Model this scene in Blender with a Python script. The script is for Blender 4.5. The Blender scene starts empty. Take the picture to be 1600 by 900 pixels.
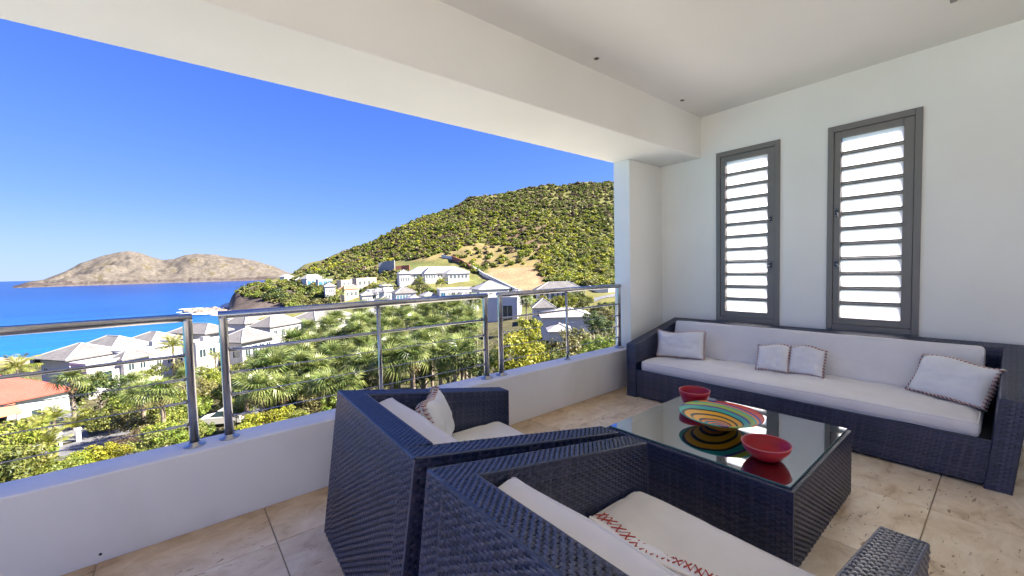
import bpy, bmesh, math, random
import numpy as np
from mathutils import Vector, Matrix, noise
random.seed(7); RNG = np.random.default_rng(7)
S = bpy.context.scene
COL = S.collection
R = math.radians

# ------------------------------------------------------------------ camera
EYE = Vector((0, 0, 1.3))
_y, _p, _r = R(39.271), R(-2.6424), R(-1.3784)
FW = Vector((math.sin(_y)*math.cos(_p), math.cos(_y)*math.cos(_p), math.sin(_p)))
_ri = Vector((math.cos(_y), -math.sin(_y), 0)); _u = _ri.cross(FW)
RI = _ri*math.cos(_r) + _u*math.sin(_r)
UP = -_ri*math.sin(_r) + _u*math.cos(_r)
FPX = 640.41
cam = bpy.data.cameras.new('camera'); camo = bpy.data.objects.new('camera', cam); COL.objects.link(camo)
cam.sensor_width = 36; cam.lens = FPX/1600*36; cam.clip_start = 0.05; cam.clip_end = 90000
m = Matrix((RI, UP, -FW)).transposed().to_4x4(); m.translation = EYE
camo.matrix_world = m; S.camera = camo

# ------------------------------------------------------------------ light
SUN_EL, SUN_AZ, SKY_STR = R(42), R(132), .075          # azimuth clockwise from +Y
w = bpy.data.worlds.new('World'); S.world = w; w.use_nodes = True
nt = w.node_tree; bg = nt.nodes['Background']
sky = nt.nodes.new('ShaderNodeTexSky'); sky.sky_type = 'NISHITA'; sky.sun_disc = False
sky.sun_elevation = SUN_EL; sky.sun_rotation = SUN_AZ
sky.altitude = 0; sky.air_density = 0.75; sky.dust_density = 0.0; sky.ozone_density = 3.5
# the photograph's sky is a deeper, flatter blue: one curve per channel over the whole dome
sc_ = nt.nodes.new('ShaderNodeMix'); sc_.data_type = 'RGBA'; sc_.blend_type = 'MULTIPLY'; sc_.inputs[0].default_value = 1; sc_.inputs[7].default_value = (.1, .1, .1, 1)
cv = nt.nodes.new('ShaderNodeRGBCurve'); cv.mapping.extend = 'HORIZONTAL'; cv.mapping.use_clip = False
for ci, pts in enumerate(([(0, 0), (.113, .043), (.217, .08), (.44, .148), (.89, .195), (1, .20)], [(0, 0), (.204, .100), (.37, .155), (.645, .222), (.95, .25), (1, .25)], [(0, 0), (.39, .36), (.61, .37), (.80, .37), (1, .37)])):
    c_ = cv.mapping.curves[ci]; c_.points[0].location = pts[0]; c_.points[1].location = pts[-1]
    for p_ in pts[1:-1]: c_.points.new(*p_)
cv.mapping.update()
nt.links.new(sky.outputs[0], sc_.inputs[6]); nt.links.new(sc_.outputs[2], cv.inputs['Color']); nt.links.new(cv.outputs[0], bg.inputs[0]); bg.inputs[1].default_value = SKY_STR*10
sl = bpy.data.lights.new('sun', 'SUN'); sl.energy = 5.0; sl.angle = R(0.5); sl.color = (1, .93, .81)
so = bpy.data.objects.new('sun', sl); COL.objects.link(so)
sd = Vector((math.sin(SUN_AZ)*math.cos(SUN_EL), math.cos(SUN_AZ)*math.cos(SUN_EL), math.sin(SUN_EL)))
so.rotation_euler = sd.to_track_quat('Z', 'Y').to_euler(); so.location = (30, -30, 40)
S.view_settings.view_transform = 'Standard'; S.view_settings.look = 'None'
S.view_settings.exposure = 2.1; S.view_settings.gamma = 1
S.cycles.use_denoising = True
S.cycles.max_bounces = 12; S.cycles.diffuse_bounces = 6; S.cycles.transparent_max_bounces = 16
S.cycles.sample_clamp_indirect = 6

# ------------------------------------------------------------------ measuring helpers
def ray(px, py): return RI*((px-800)/FPX) - UP*((py-450)/FPX) + FW
def at(px, py, x=None, y=None, z=None, depth=None):
    d = ray(px, py)
    if x is not None: t = (x-EYE.x)/d.x
    elif y is not None: t = (y-EYE.y)/d.y
    elif z is not None: t = (z-EYE.z)/d.z
    else: t = depth
    return EYE + d*t
def pix(p):
    d = Vector(p)-EYE; z = d.dot(FW)
    return 800+FPX*d.dot(RI)/z, 450-FPX*d.dot(UP)/z

# ------------------------------------------------------------------ scene graph helpers
def tag(o, label=None, cat=None, group=None, kind=None):
    if label: o['label'] = label
    if cat: o['category'] = cat
    if group: o['group'] = group
    if kind: o['kind'] = kind
    return o
def link(o, parent=None):
    COL.objects.link(o)
    if parent is not None: o.parent = parent
    return o
def empty(name, loc=(0, 0, 0), rz=0, parent=None):
    o = bpy.data.objects.new(name, None); o.empty_display_size = .1
    o.location = loc; o.rotation_euler = (0, 0, rz)
    return link(o, parent)
def inst(name, mesh, parent=None, loc=(0, 0, 0), rot=(0, 0, 0), sc=(1, 1, 1)):
    o = bpy.data.objects.new(name, mesh); o.location = loc; o.rotation_euler = rot; o.scale = sc
    return link(o, parent)
def copy_tree(o, parent=None):
    c = o.copy(); COL.objects.link(c)
    if parent is not None:
        c.parent = parent
    for ch in list(o.children): copy_tree(ch, c)
    return c

class MB:
    """collects shapes, becomes ONE mesh object"""
    def __init__(s): s.v = []; s.f = []; s.mi = []
    def add(s, vs, fs, mi=0):
        b = len(s.v); s.v += [tuple(v) for v in vs]
        s.f += [tuple(i+b for i in f) for f in fs]; s.mi += [mi]*len(fs); return s
    def hexa(s, p, mi=0):                       # 8 points: bottom ring, top ring (ccw from above)
        return s.add(p, [(3, 2, 1, 0), (4, 5, 6, 7), (0, 1, 5, 4), (1, 2, 6, 5), (2, 3, 7, 6), (3, 0, 4, 7)], mi)
    def box(s, a, b, mi=0, M=None):
        x0, y0, z0 = a; x1, y1, z1 = b
        p = [(x0,y0,z0),(x1,y0,z0),(x1,y1,z0),(x0,y1,z0),(x0,y0,z1),(x1,y0,z1),(x1,y1,z1),(x0,y1,z1)]
        if M is not None: p = [M @ Vector(q) for q in p]
        return s.hexa(p, mi)
    def tube(s, pts, r, n=8, mi=0, caps=True, closed=False):
        pts = [Vector(p) for p in pts]; L = len(pts); base = len(s.v)
        rr = r if isinstance(r, (list, tuple)) else [r]*L
        ref = None
        for i, p in enumerate(pts):
            if closed: t = pts[(i+1) % L]-pts[i-1]
            else: t = pts[min(i+1, L-1)]-pts[max(i-1, 0)]
            t.normalize()
            if ref is None:
                ref = t.orthogonal().normalized()
            ref = (ref - t*ref.dot(t)).normalized(); bi = t.cross(ref)
            for k in range(n):
                a = 2*math.pi*k/n
                s.v.append(tuple(p + ref*(math.cos(a)*rr[i]) + bi*(math.sin(a)*rr[i])))
        for i in range(L if closed else L-1):
            for k in range(n):
                a = base+i*n+k; b = base+i*n+(k+1) % n
                c = base+((i+1) % L)*n+(k+1) % n; d = base+((i+1) % L)*n+k
                s.f.append((a, b, c, d)); s.mi.append(mi)
        if caps and not closed:
            s.f.append(tuple(base+k for k in range(n))[::-1]); s.mi.append(mi)
            s.f.append(tuple(base+(L-1)*n+k for k in range(n))); s.mi.append(mi)
        return s
    def lathe(s, prof, n=32, M=None, mi=0, closed_prof=False):
        base = len(s.v); L = len(prof)
        for r, z in prof:
            for k in range(n):
                a = 2*math.pi*k/n; p = Vector((r*math.cos(a), r*math.sin(a), z))
                s.v.append(tuple(M @ p if M is not None else p))
        for i in range(L if closed_prof else L-1):
            j = (i+1) % L
            for k in range(n):
                s.f.append((base+i*n+k, base+i*n+(k+1) % n, base+j*n+(k+1) % n, base+j*n+k)); s.mi.append(mi)
        return s
    def mesh(s, name, mats, smooth=False):
        me = bpy.data.meshes.new(name); me.from_pydata(s.v, [], s.f)
        for mt in (mats if isinstance(mats, (list, tuple)) else [mats]): me.materials.append(mt)
        if any(s.mi): me.polygons.foreach_set('material_index', s.mi)
        if smooth: me.polygons.foreach_set('use_smooth', [True]*len(me.polygons))
        me.update(); return me
    def build(s, name, mats, parent=None, smooth=False, bevel=0, loc=(0, 0, 0), rot=(0, 0, 0)):
        o = inst(name, s.mesh(name, mats, smooth), parent, loc, rot)
        if bevel:
            b = o.modifiers.new('bevel', 'BEVEL'); b.width = bevel; b.segments = 2; b.limit_method = 'ANGLE'; b.angle_limit = R(40)
        return o
def np_mesh(name, V, F, mats, smooth=False, mi=None):
    """V (n,3), F (m,k) numpy -> mesh"""
    V = np.asarray(V, np.float32); F = np.asarray(F, np.int32); k = F.shape[1]
    me = bpy.data.meshes.new(name)
    me.vertices.add(len(V)); me.vertices.foreach_set('co', V.ravel())
    me.loops.add(F.size); me.loops.foreach_set('vertex_index', F.ravel())
    me.polygons.add(len(F)); me.polygons.foreach_set('loop_start', np.arange(0, F.size, k, dtype=np.int32))
    for mt in (mats if isinstance(mats, (list, tuple)) else [mats]): me.materials.append(mt)
    if mi is not None: me.polygons.foreach_set('material_index', np.asarray(mi, np.int32))
    if smooth: me.polygons.foreach_set('use_smooth', np.ones(len(F), bool))
    me.update(calc_edges=True); me.validate(); return me

# ------------------------------------------------------------------ materials
def mat(name, col, rough=.6, metal=0, spec=.5, **k):
    mt = bpy.data.materials.new(name); mt.use_nodes = True
    b = mt.node_tree.nodes['Principled BSDF']
    b.inputs['Base Color'].default_value = (*col, 1); b.inputs['Roughness'].default_value = rough
    b.inputs['Metallic'].default_value = metal; b.inputs['Specular IOR Level'].default_value = spec
    for a, v in k.items(): b.inputs[a.replace('_', ' ')].default_value = v
    return mt
def N(mt, typ, **k):
    n = mt.node_tree.nodes.new(typ)
    for a, v in k.items():
        if a.startswith('i_'):
            key = a[2:]; n.inputs[int(key) if key.isdigit() else key.replace('_', ' ')].default_value = v
        else: setattr(n, a, v)
    return n
def L(mt, a, b): mt.node_tree.links.new(a, b)
def bsdf(mt): return mt.node_tree.nodes['Principled BSDF']
def ramp(mt, stops, interp='LINEAR'):
    n = N(mt, 'ShaderNodeValToRGB'); cr = n.color_ramp; cr.interpolation = interp
    while len(cr.elements) < len(stops): cr.elements.new(0.5)
    for e, (p, c) in zip(cr.elements, stops): e.position = p; e.color = (*c, 1)
    return n
def noise_col(mt, c1, c2, scale=4, detail=4, lo=.35, hi=.65, coord='Object', stretch=(1, 1, 1), bump=0, bscale=None, bdist=.01):
    tc = N(mt, 'ShaderNodeTexCoord'); mp = N(mt, 'ShaderNodeMapping'); mp.inputs['Scale'].default_value = stretch
    L(mt, tc.outputs[coord], mp.inputs[0])
    n = N(mt, 'ShaderNodeTexNoise', i_Scale=scale, i_Detail=detail); L(mt, mp.outputs[0], n.inputs['Vector'])
    r = ramp(mt, [(lo, c1), (hi, c2)]); L(mt, n.outputs[0], r.inputs[0]); L(mt, r.outputs[0], bsdf(mt).inputs['Base Color'])
    if bump:
        n2 = N(mt, 'ShaderNodeTexNoise', i_Scale=bscale or scale*4, i_Detail=5); L(mt, mp.outputs[0], n2.inputs['Vector'])
        bp = N(mt, 'ShaderNodeBump', i_Strength=bump, i_Distance=bdist); L(mt, n2.outputs[0], bp.inputs['Height'])
        L(mt, bp.outputs[0], bsdf(mt).inputs['Normal'])
    return r
M = {}
M['plaster'] = mat('plaster', (.8, .79, .76), .85, spec=.3)
noise_col(M['plaster'], (.765, .765, .72), (.825, .825, .785), 1.3, 6, .3, .7, bump=.35, bscale=9, bdist=.006)
M['plaster_dirty'] = mat('plaster_dirty', (.8, .79, .76), .85, spec=.3)   # parapet: faint stains
r_ = noise_col(M['plaster_dirty'], (.70, .685, .64), (.80, .79, .76), 2.2, 8, .28, .5, stretch=(1, 1, .6), bump=.15, bscale=50, bdist=.004)
M['steel'] = mat('brushed_steel', (.47, .46, .45), .33, 1)
M['cable'] = mat('steel_cable', (.45, .45, .45), .35, 1)
M['alu'] = mat('grey_aluminium', (.17, .16, .148), .42, .0, .5)
M['alu_clip'] = mat('louvre_clip', (.21, .2, .185), .4, .0, .5)
M['latch'] = mat('dark_latch', (.03, .035, .05), .3, .6)
M['rivet'] = mat('rivet_metal', (.7, .7, .7), .3, 1)
M['grout'] = mat('grout', (.3, .25, .19), .95)
M['deck'] = mat('pale_bounce_stone', (.68, .63, .51), .8)  # for the added side deck and lower terrace, pale to bounce sun
M['deck_rear'] = mat('rear_bounce_stone', (.58, .52, .42), .85)  # tone set by how much sun the added rear deck should bounce
M['ceiling_paint'] = mat('ceiling_paint', (.74, .74, .72), .85, spec=.25)
noise_col(M['ceiling_paint'], (.72, .72, .69), (.765, .765, .745), 1.1, 6, .3, .7, bump=.2, bscale=14, bdist=.004)
M['dark'] = mat('black_void', (.012, .012, .013), .6)

# frosted louvre pane
fp = M['frost'] = mat('frosted_glass', (.9, .92, .93), .35)
tr = N(fp, 'ShaderNodeBsdfTranslucent'); tr.inputs[0].default_value = (.98, .955, .97, 1)
mx = N(fp, 'ShaderNodeMixShader', i_0=.94); L(fp, bsdf(fp).outputs[0], mx.inputs[1]); L(fp, tr.outputs[0], mx.inputs[2])
L(fp, mx.outputs[0], fp.node_tree.nodes['Material Output'].inputs[0])

# travertine tile
tv = M['tile'] = mat('travertine', (.5, .43, .34), .38, spec=.45)
tc = N(tv, 'ShaderNodeTexCoord'); oi = N(tv, 'ShaderNodeObjectInfo')
off = N(tv, 'ShaderNodeVectorMath', operation='MULTIPLY_ADD'); L(tv, oi.outputs['Random'], off.inputs[0]); off.inputs[1].default_value = (37, 53, 11); L(tv, tc.outputs['Object'], off.inputs[2])
mp = N(tv, 'ShaderNodeMapping'); mp.inputs['Scale'].default_value = (1.0, 1.7, 1); mp.inputs['Rotation'].default_value = (0, 0, R(78)); L(tv, off.outputs[0], mp.inputs[0])
n1 = N(tv, 'ShaderNodeTexNoise', i_Scale=4.6, i_Detail=10, i_Roughness=.7, i_Distortion=.5); L(tv, mp.outputs[0], n1.inputs['Vector'])
rp = ramp(tv, [(.3, (.46, .33, .19)), (.45, (.68, .55, .375)), (.62, (.80, .69, .52))]); L(tv, n1.outputs[0], rp.inputs[0])
mp2 = N(tv, 'ShaderNodeMapping'); mp2.inputs['Scale'].default_value = (13, 40, 1); mp2.inputs['Rotation'].default_value = (0, 0, R(78)); L(tv, off.outputs[0], mp2.inputs[0])
n2 = N(tv, 'ShaderNodeTexNoise', i_Scale=1.5, i_Detail=3, i_Roughness=.5, i_Distortion=.5); L(tv, mp2.outputs[0], n2.inputs['Vector'])
n2b = N(tv, 'ShaderNodeTexNoise', i_Scale=3.0, i_Detail=2); L(tv, off.outputs[0], n2b.inputs['Vector'])
ad = N(tv, 'ShaderNodeMath', operation='MULTIPLY_ADD', i_1=.34); L(tv, n2b.outputs[0], ad.inputs[0]); L(tv, n2.outputs[0], ad.inputs[2])
pr = ramp(tv, [(.845, (1, 1, 1)), (.885, (.42, .35, .28))]); L(tv, ad.outputs[0], pr.inputs[0])
mm = N(tv, 'ShaderNodeMix', data_type='RGBA', blend_type='MULTIPLY', i_0=1.0); L(tv, rp.outputs[0], mm.inputs[6]); L(tv, pr.outputs[0], mm.inputs[7])
hv = N(tv, 'ShaderNodeHueSaturation'); mr = N(tv, 'ShaderNodeMapRange', i_3=.88, i_4=1.1); L(tv, oi.outputs['Random'], mr.inputs[0]); L(tv, mr.outputs[0], hv.inputs['Value']); L(tv, mm.outputs[2], hv.inputs['Color'])
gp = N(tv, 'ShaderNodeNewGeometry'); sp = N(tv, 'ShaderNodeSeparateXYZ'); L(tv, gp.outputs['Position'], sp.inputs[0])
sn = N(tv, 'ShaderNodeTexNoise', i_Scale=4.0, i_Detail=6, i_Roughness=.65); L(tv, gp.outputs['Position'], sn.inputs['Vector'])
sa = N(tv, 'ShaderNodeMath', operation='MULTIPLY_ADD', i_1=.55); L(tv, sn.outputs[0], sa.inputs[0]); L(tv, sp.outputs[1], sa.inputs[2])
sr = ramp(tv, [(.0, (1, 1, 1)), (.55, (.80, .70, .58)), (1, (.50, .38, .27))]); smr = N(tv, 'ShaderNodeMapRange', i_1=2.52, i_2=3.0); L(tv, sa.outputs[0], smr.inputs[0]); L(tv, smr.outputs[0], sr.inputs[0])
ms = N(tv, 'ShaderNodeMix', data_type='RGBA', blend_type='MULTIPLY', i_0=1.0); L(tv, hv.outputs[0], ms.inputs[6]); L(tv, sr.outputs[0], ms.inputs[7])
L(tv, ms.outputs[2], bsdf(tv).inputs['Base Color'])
bp = N(tv, 'ShaderNodeBump', i_Strength=.5, i_Distance=.003); L(tv, pr.outputs[0], bp.inputs['Height']); L(tv, bp.outputs[0], bsdf(tv).inputs['Normal'])
rr = N(tv, 'ShaderNodeMapRange', i_3=.28, i_4=.5); L(tv, n1.outputs[0], rr.inputs[0]); L(tv, rr.outputs[0], bsdf(tv).inputs['Roughness'])

# wicker
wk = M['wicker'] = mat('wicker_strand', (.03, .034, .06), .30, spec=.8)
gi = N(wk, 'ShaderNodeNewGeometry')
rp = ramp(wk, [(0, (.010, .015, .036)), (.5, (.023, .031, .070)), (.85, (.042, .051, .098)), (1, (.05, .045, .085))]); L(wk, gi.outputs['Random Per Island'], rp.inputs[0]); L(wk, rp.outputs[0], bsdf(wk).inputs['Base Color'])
M['wicker_back'] = mat('wicker_gap', (.004, .004, .005), .8)

# fabrics
fb = M['fabric'] = mat('cushion_canvas', (.74, .71, .68), .9, spec=.2)
noise_col(fb, (.70, .67, .635), (.77, .745, .715), 5, 6, .3, .7, bump=.45, bscale=14, bdist=.008)
fb.node_tree.nodes['Principled BSDF'].inputs['Sheen Weight'].default_value = .15
fp2 = M['pillow'] = mat('pillow_cotton', (.75, .74, .72), .92, spec=.2)
noise_col(fp2, (.71, .70, .68), (.79, .78, .76), 6, 6, .3, .7, bump=.5, bscale=26, bdist=.006)
M['stitch_red'] = mat('red_thread', (.42, .05, .03), .8)
M['stitch_white'] = mat('cream_thread', (.78, .72, .64), .85)
M['stitch_brown'] = mat('brown_thread', (.16, .06, .035), .85)

# table glass: a thin clear sheet, reflecting by Fresnel
gl = M['glass'] = mat('table_glass', (.8, .9, .88), .02)
fz = N(gl, 'ShaderNodeFresnel', i_IOR=7.5); gs = N(gl, 'ShaderNodeBsdfGlossy', i_Roughness=.03); gs.inputs[0].default_value = (1, 1, 1, 1)
tp = N(gl, 'ShaderNodeBsdfTransparent'); tp.inputs[0].default_value = (.86, .93, .91, 1)
mx = N(gl, 'ShaderNodeMixShader'); L(gl, fz.outputs[0], mx.inputs[0]); L(gl, tp.outputs[0], mx.inputs[1]); L(gl, gs.outputs[0], mx.inputs[2])
L(gl, mx.outputs[0], gl.node_tree.nodes['Material Output'].inputs[0])
M['glass_edge'] = mat('glass_edge', (.10, .22, .20), .15, spec=.7)
M['bowl_red'] = mat('red_lacquer', (.40, .012, .03), .3, spec=.4)
noise_col(M['bowl_red'], (.30, .003, .012), (.44, .006, .02), 40, 3, .3, .7, stretch=(.2, .2, 3))
M['bowl_rim'] = mat('bowl_rim', (.55, .12, .12), .4)

# striped bowl: off-centre swirled bands of woven colour
sb = M['bowl_stripes'] = mat('striped_basket', (.5, .3, .1), .38, spec=.5)
tc = N(sb, 'ShaderNodeTexCoord'); sx = N(sb, 'ShaderNodeSeparateXYZ'); L(sb, tc.outputs['Object'], sx.inputs[0])
nz = N(sb, 'ShaderNodeTexNoise', i_Scale=5.0, i_Detail=1); L(sb, tc.outputs['Object'], nz.inputs['Vector'])
vm = N(sb, 'ShaderNodeVectorMath', operation='MULTIPLY'); vm.inputs[1].default_value = (1, 1, 0); L(sb, tc.outputs['Object'], vm.inputs[0])
ln = N(sb, 'ShaderNodeVectorMath', operation='LENGTH'); L(sb, vm.outputs[0], ln.inputs[0])
at2 = N(sb, 'ShaderNodeMath', operation='ARCTAN2'); L(sb, sx.outputs[1], at2.inputs[0]); L(sb, sx.outputs[0], at2.inputs[1])
cs = N(sb, 'ShaderNodeMath', operation='ADD', i_1=.5); L(sb, at2.outputs[0], cs.inputs[0])
cc = N(sb, 'ShaderNodeMath', operation='COSINE'); L(sb, cs.outputs[0], cc.inputs[0])
m1 = N(sb, 'ShaderNodeMath', operation='MULTIPLY', i_1=3.6); L(sb, ln.outputs['Value'], m1.inputs[0])       # radius -> 0..~0.9
m2 = N(sb, 'ShaderNodeMath', operation='MULTIPLY', i_1=.30); L(sb, cc.outputs[0], m2.inputs[0])
m2b = N(sb, 'ShaderNodeMath', operation='MULTIPLY'); L(sb, m2.outputs[0], m2b.inputs[0]); L(sb, m1.outputs[0], m2b.inputs[1])
m3 = N(sb, 'ShaderNodeMath', operation='ADD'); L(sb, m1.outputs[0], m3.inputs[0]); L(sb, m2b.outputs[0], m3.inputs[1])
m4 = N(sb, 'ShaderNodeMath', operation='MULTIPLY_ADD', i_1=.09); L(sb, nz.outputs[0], m4.inputs[0]); L(sb, m3.outputs[0], m4.inputs[2])
OR, YE, TE, TU, BK, BL, PU, LG, RD, WH = (.85,.25,.02), (.85,.42,.01), (.0,.16,.25), (.03,.42,.34), (.012,.016,.02), (.01,.03,.30), (.12,.06,.25), (.36,.52,.06), (.70,.06,.03), (.8,.7,.6)
seq = [BL, RD, TE, OR, TE, OR, BK, YE, YE, BK, YE, YE, BK, TU, TU, PU, LG, LG, TU, OR, BL, RD]
rp = ramp(sb, [(.04+.93*i/len(seq), c) for i, c in enumerate(seq)], 'CONSTANT'); L(sb, m4.outputs[0], rp.inputs[0]); L(sb, rp.outputs[0], bsdf(sb).inputs['Base Color'])
wv = N(sb, 'ShaderNodeMath', operation='MULTIPLY', i_1=900.); L(sb, ln.outputs['Value'], wv.inputs[0])
ws = N(sb, 'ShaderNodeMath', operation='SINE'); L(sb, wv.outputs[0], ws.inputs[0])
bp = N(sb, 'ShaderNodeBump', i_Strength=.25, i_Distance=.002); L(sb, ws.outputs[0], bp.inputs['Height']); L(sb, bp.outputs[0], bsdf(sb).inputs['Normal'])

# ================================================================== THE TERRACE
XW, YP, YO, ZS = 4.46, 2.635, 2.842, .403        # window wall, parapet inner/outer face, sill height
ZB, ZC, YB = 2.45, 2.882, 2.165                  # beam underside, ceiling, beam inner face
XL, YK = -1.6, -2.9                             # open left end, added light-blocking back wall
def struct(name, mb, mt, bevel=0, smooth=False):
    return tag(mb.build(name, mt, None, smooth, bevel), kind='structure')
struct('parapet', MB().box((-17, YP, -.3), (XW, YO, ZS)), M['plaster_dirty'], .008)
struct('column', MB().box((3.822, YP, ZS), (XW, YO, ZB)), M['plaster'], .006)
struct('beam', MB().box((XL, YB, ZB), (XW, YO+.002, ZC+.02)), M['plaster'], .012)
struct('ceiling', MB().box((XL, YK, ZC), (XW+.35, YB+.01, ZC+.25)).box((XL, YB+.01, ZC+.02), (XW+.35, YO+.15, ZC+.25)), M['ceiling_paint'])
# window wall with two openings (y0,y1)
WZ0, WZ1 = .702, 2.459
W1, W2 = (1.410, 2.000), (.455, 1.043)
wl = MB()
ys = [YK, W2[0], W2[1], W1[0], W1[1], YO]
for i in range(5):
    a, b = ys[i], ys[i+1]
    if i in (1, 3):
        wl.box((XW, a, -.3), (XW+.12, b, WZ0)).box((XW, a, WZ1), (XW+.12, b, ZC))
    else: wl.box((XW, a, -.3), (XW+.12, b, ZC))
struct('wall', wl, M['plaster'])
struct('rear_bounce_deck', MB().box((XL-.002, -7.6, -.3), (XW+.2, YK-.002, -.02)), M['deck_rear'])  # unseen, added so sunlit stone bounces warm light under the roof
struct('back_light_blocker', MB().box((1.9, YK, -.02), (XW, YK+.18, ZC-.002)), M['plaster'])  # unseen half wall, added to dim the beam's inner face
struct('rear_sky_blocker', MB().box((-17, -7.9, -.3), (XW+.2, -7.602, 3.0)), M['plaster'])  # unseen, added to block the low sky behind the rear slab
struct('side_bounce_deck', MB().box((-17, -7.6, -.3), (XL-.004, YO, -.02)), M['deck'])  # unseen, added to bounce sunlight in from the open left end
struct('house_front', MB().box((-17, YP+.03, -9), (XW+.2, YO-.002, -.3)), M['plaster'])
struct('lower_bounce_terrace', MB().box((-6, YO+.004, -4.2), (16, 12, -3.6)), M['deck'])  # unseen slab below the sill, added to bounce sun onto the beam underside
# floor: slab with grout, travertine tiles one by one
fl = struct('floor', MB().box((XL, YK, -.25), (XW, YP, -.006)), M['grout'])
TX0, TY0, TP = .3195, 2.240, .6640
tcache = {}
def edges(o, lo, hi):
    k0 = math.floor((lo-o)/TP); out = [lo]
    x = o+k0*TP
    while x < hi-.01:
        if x > lo+.01: out.append(x)
        x += TP
    return out+[hi]
ex, ey = edges(TX0, XL, XW), edges(TY0, -2.1, YP)
for i in range(len(ex)-1):
    for j in range(len(ey)-1):
        sx_, sy_ = ex[i+1]-ex[i]-.005, ey[j+1]-ey[j]-.005
        k = (round(sx_, 3), round(sy_, 3))
        if k not in tcache:
            a, b, c = sx_/2, sy_/2, .0025
            v = [(-a,-b,-.012),(a,-b,-.012),(a,b,-.012),(-a,b,-.012),(-a,-b,-c),(a,-b,-c),(a,b,-c),(-a,b,-c),(-a+c,-b+c,0),(a-c,-b+c,0),(a-c,b-c,0),(-a+c,b-c,0)]
            f = [(0,1,5,4),(1,2,6,5),(2,3,7,6),(3,0,4,7),(4,5,9,8),(5,6,10,9),(6,7,11,10),(7,4,8,11),(8,9,10,11)]
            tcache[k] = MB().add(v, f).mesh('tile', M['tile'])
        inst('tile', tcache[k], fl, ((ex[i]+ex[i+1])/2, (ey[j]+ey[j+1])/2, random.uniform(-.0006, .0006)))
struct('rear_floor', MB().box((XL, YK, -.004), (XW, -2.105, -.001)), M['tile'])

# weep hole in the parapet foot
p_ = at(157, 866, y=YP)
tag(MB().lathe([(.0, .003), (.005, .003), (.006, .001), (.006, -.002)], 12, Matrix.Translation((p_.x, YP, p_.z)) @ Matrix.Rotation(R(90), 4, 'X')).build('drain_hole', M['dark']),
    'tiny dark weep hole near the foot of the low parapet wall', 'drain hole')

# ------------------------------------------------------------------ louvre windows
def louvre_window(y0, y1, label, latch_side):
    """frame in the wall opening; latch_side -1 = toward the low-y jamb, 1 = toward the high-y jamb"""
    t = empty('louvre_window', (XW, (y0+y1)/2, WZ0)); tag(t, label, 'window', 'tall louvre windows above the sofa')
    h = (y1-y0)/2; H = WZ1-WZ0
    def ring(a, b, c, d, x0, x1, wl_, wr, wb, wt):          # y from a to b, z from c to d
        m_ = MB()
        m_.box((x0, a, c), (x1, a+wl_, d)).box((x0, b-wr, c), (x1, b, d))
        m_.box((x0, a+wl_, c), (x1, b-wr, c+wb)).box((x0, a+wl_, d-wt), (x1, b-wr, d)); return m_
    ring(-h, h, 0, H, -.018, .10, .042, .042, .05, .05).build('frame', M['alu'], t, bevel=.003)
    s0, s1, c0, c1 = -h+.044, h-.044, .052, H-.052
    wl_, wr = (.062, .046)
    ring(s0, s1, c0, c1, -.008, .06, wl_, wr, .055, .055).build('sash', M['alu'], t, bevel=.003)
    g0, g1, z0, z1 = s0+wl_, s1-wr, c0+.055, c1-.055
    n = 12; pt = (z1-z0)/n
    pane = MB().box((-.003, g0+.004, 0), (.003, g1-.004, pt*1.02)).mesh('pane', M['frost'])
    bar = MB().box((-.012, g0+.002, -.017), (.014, g1-.002, .003)).box((-.004, g0+.002, .004), (.012, g1-.002, .016)).mesh('slat', M['alu_clip'])
    for i in range(n):
        inst('pane', pane, t, (.045, 0, z0+i*pt), (0, R(-12), 0))
        if i: inst('slat', bar, t, (.028, 0, z0+i*pt))
    # two lever latches
    side = s0+wl_/2 if latch_side < 0 else s1-wr/2
    for k, (zz, ang) in enumerate(((1.02, -5 if latch_side < 0 else 70), (.575, -35 if latch_side < 0 else 40))):
        lt = MB().box((-.010, -.012, -.035), (0, .012, .035)).build('latch', M['latch'], t, bevel=.002, loc=(-.008, side, zz))
        rv = MB()
        for dy in (-.006, .006):
            for dz in (-.027, .027): rv.lathe([(0, .003), (.0032, .0015), (.0035, 0)], 8, Matrix.Translation((-.010, dy, dz)) @ Matrix.Rotation(R(-90), 4, 'Y'))
        rv.build('rivet', M['rivet'], lt)
        inner = 1 if latch_side < 0 else -1
        MB().tube([(-.012, 0, 0), (-.02, inner*.008, -.004), (-.024, inner*.045*math.cos(R(ang)), -.045*math.sin(R(abs(ang))))], [.006, .005, .004], 8).build('lever', M['steel'], lt, True)
    return t
louvre_window(W1[0], W1[1], 'narrow grey louvre window nearest the corner column, latches on its right', -1)
louvre_window(W2[0], W2[1], 'narrow grey louvre window farther from the corner column, latches on its left', 1)

# ------------------------------------------------------------------ ceiling fittings
for k, q in enumerate(((932, 91), (1066, 156.5))):
    p_ = at(*q, z=ZC)
    t = empty('downlight', (p_.x, p_.y, ZC))
    tag(t, ('tiny dark recessed spotlight in the ceiling nearer the corner column', 'tiny dark recessed spotlight in the ceiling farther from the corner column')[1-k], 'spotlight', 'recessed ceiling spots along the beam')
    MB().lathe([(.012, 0), (.019, -.001), (.021, -.003), (.019, -.005), (.013, -.005)], 20).build('trim_ring', M['alu'], t, True)
    MB().lathe([(0, -.002), (.0125, -.003)], 20).build('lens', M['dark'], t)
p_ = at(1485, 3, z=ZC)
t = empty('ceiling_vent', (p_.x+.0, p_.y, ZC)); tag(t, 'grey ceiling vent cut by the top edge of the view', 'vent')
MB().box((-.30, -.30, -.012), (0, 0, 0)).build('vent_frame', M['alu_clip'], t, bevel=.003)
for i in range(5): MB().box((-.28, -.27+i*.052, -.018), (-.02, -.24+i*.052, -.0125)).build('slat', M['plaster'], t)

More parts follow.
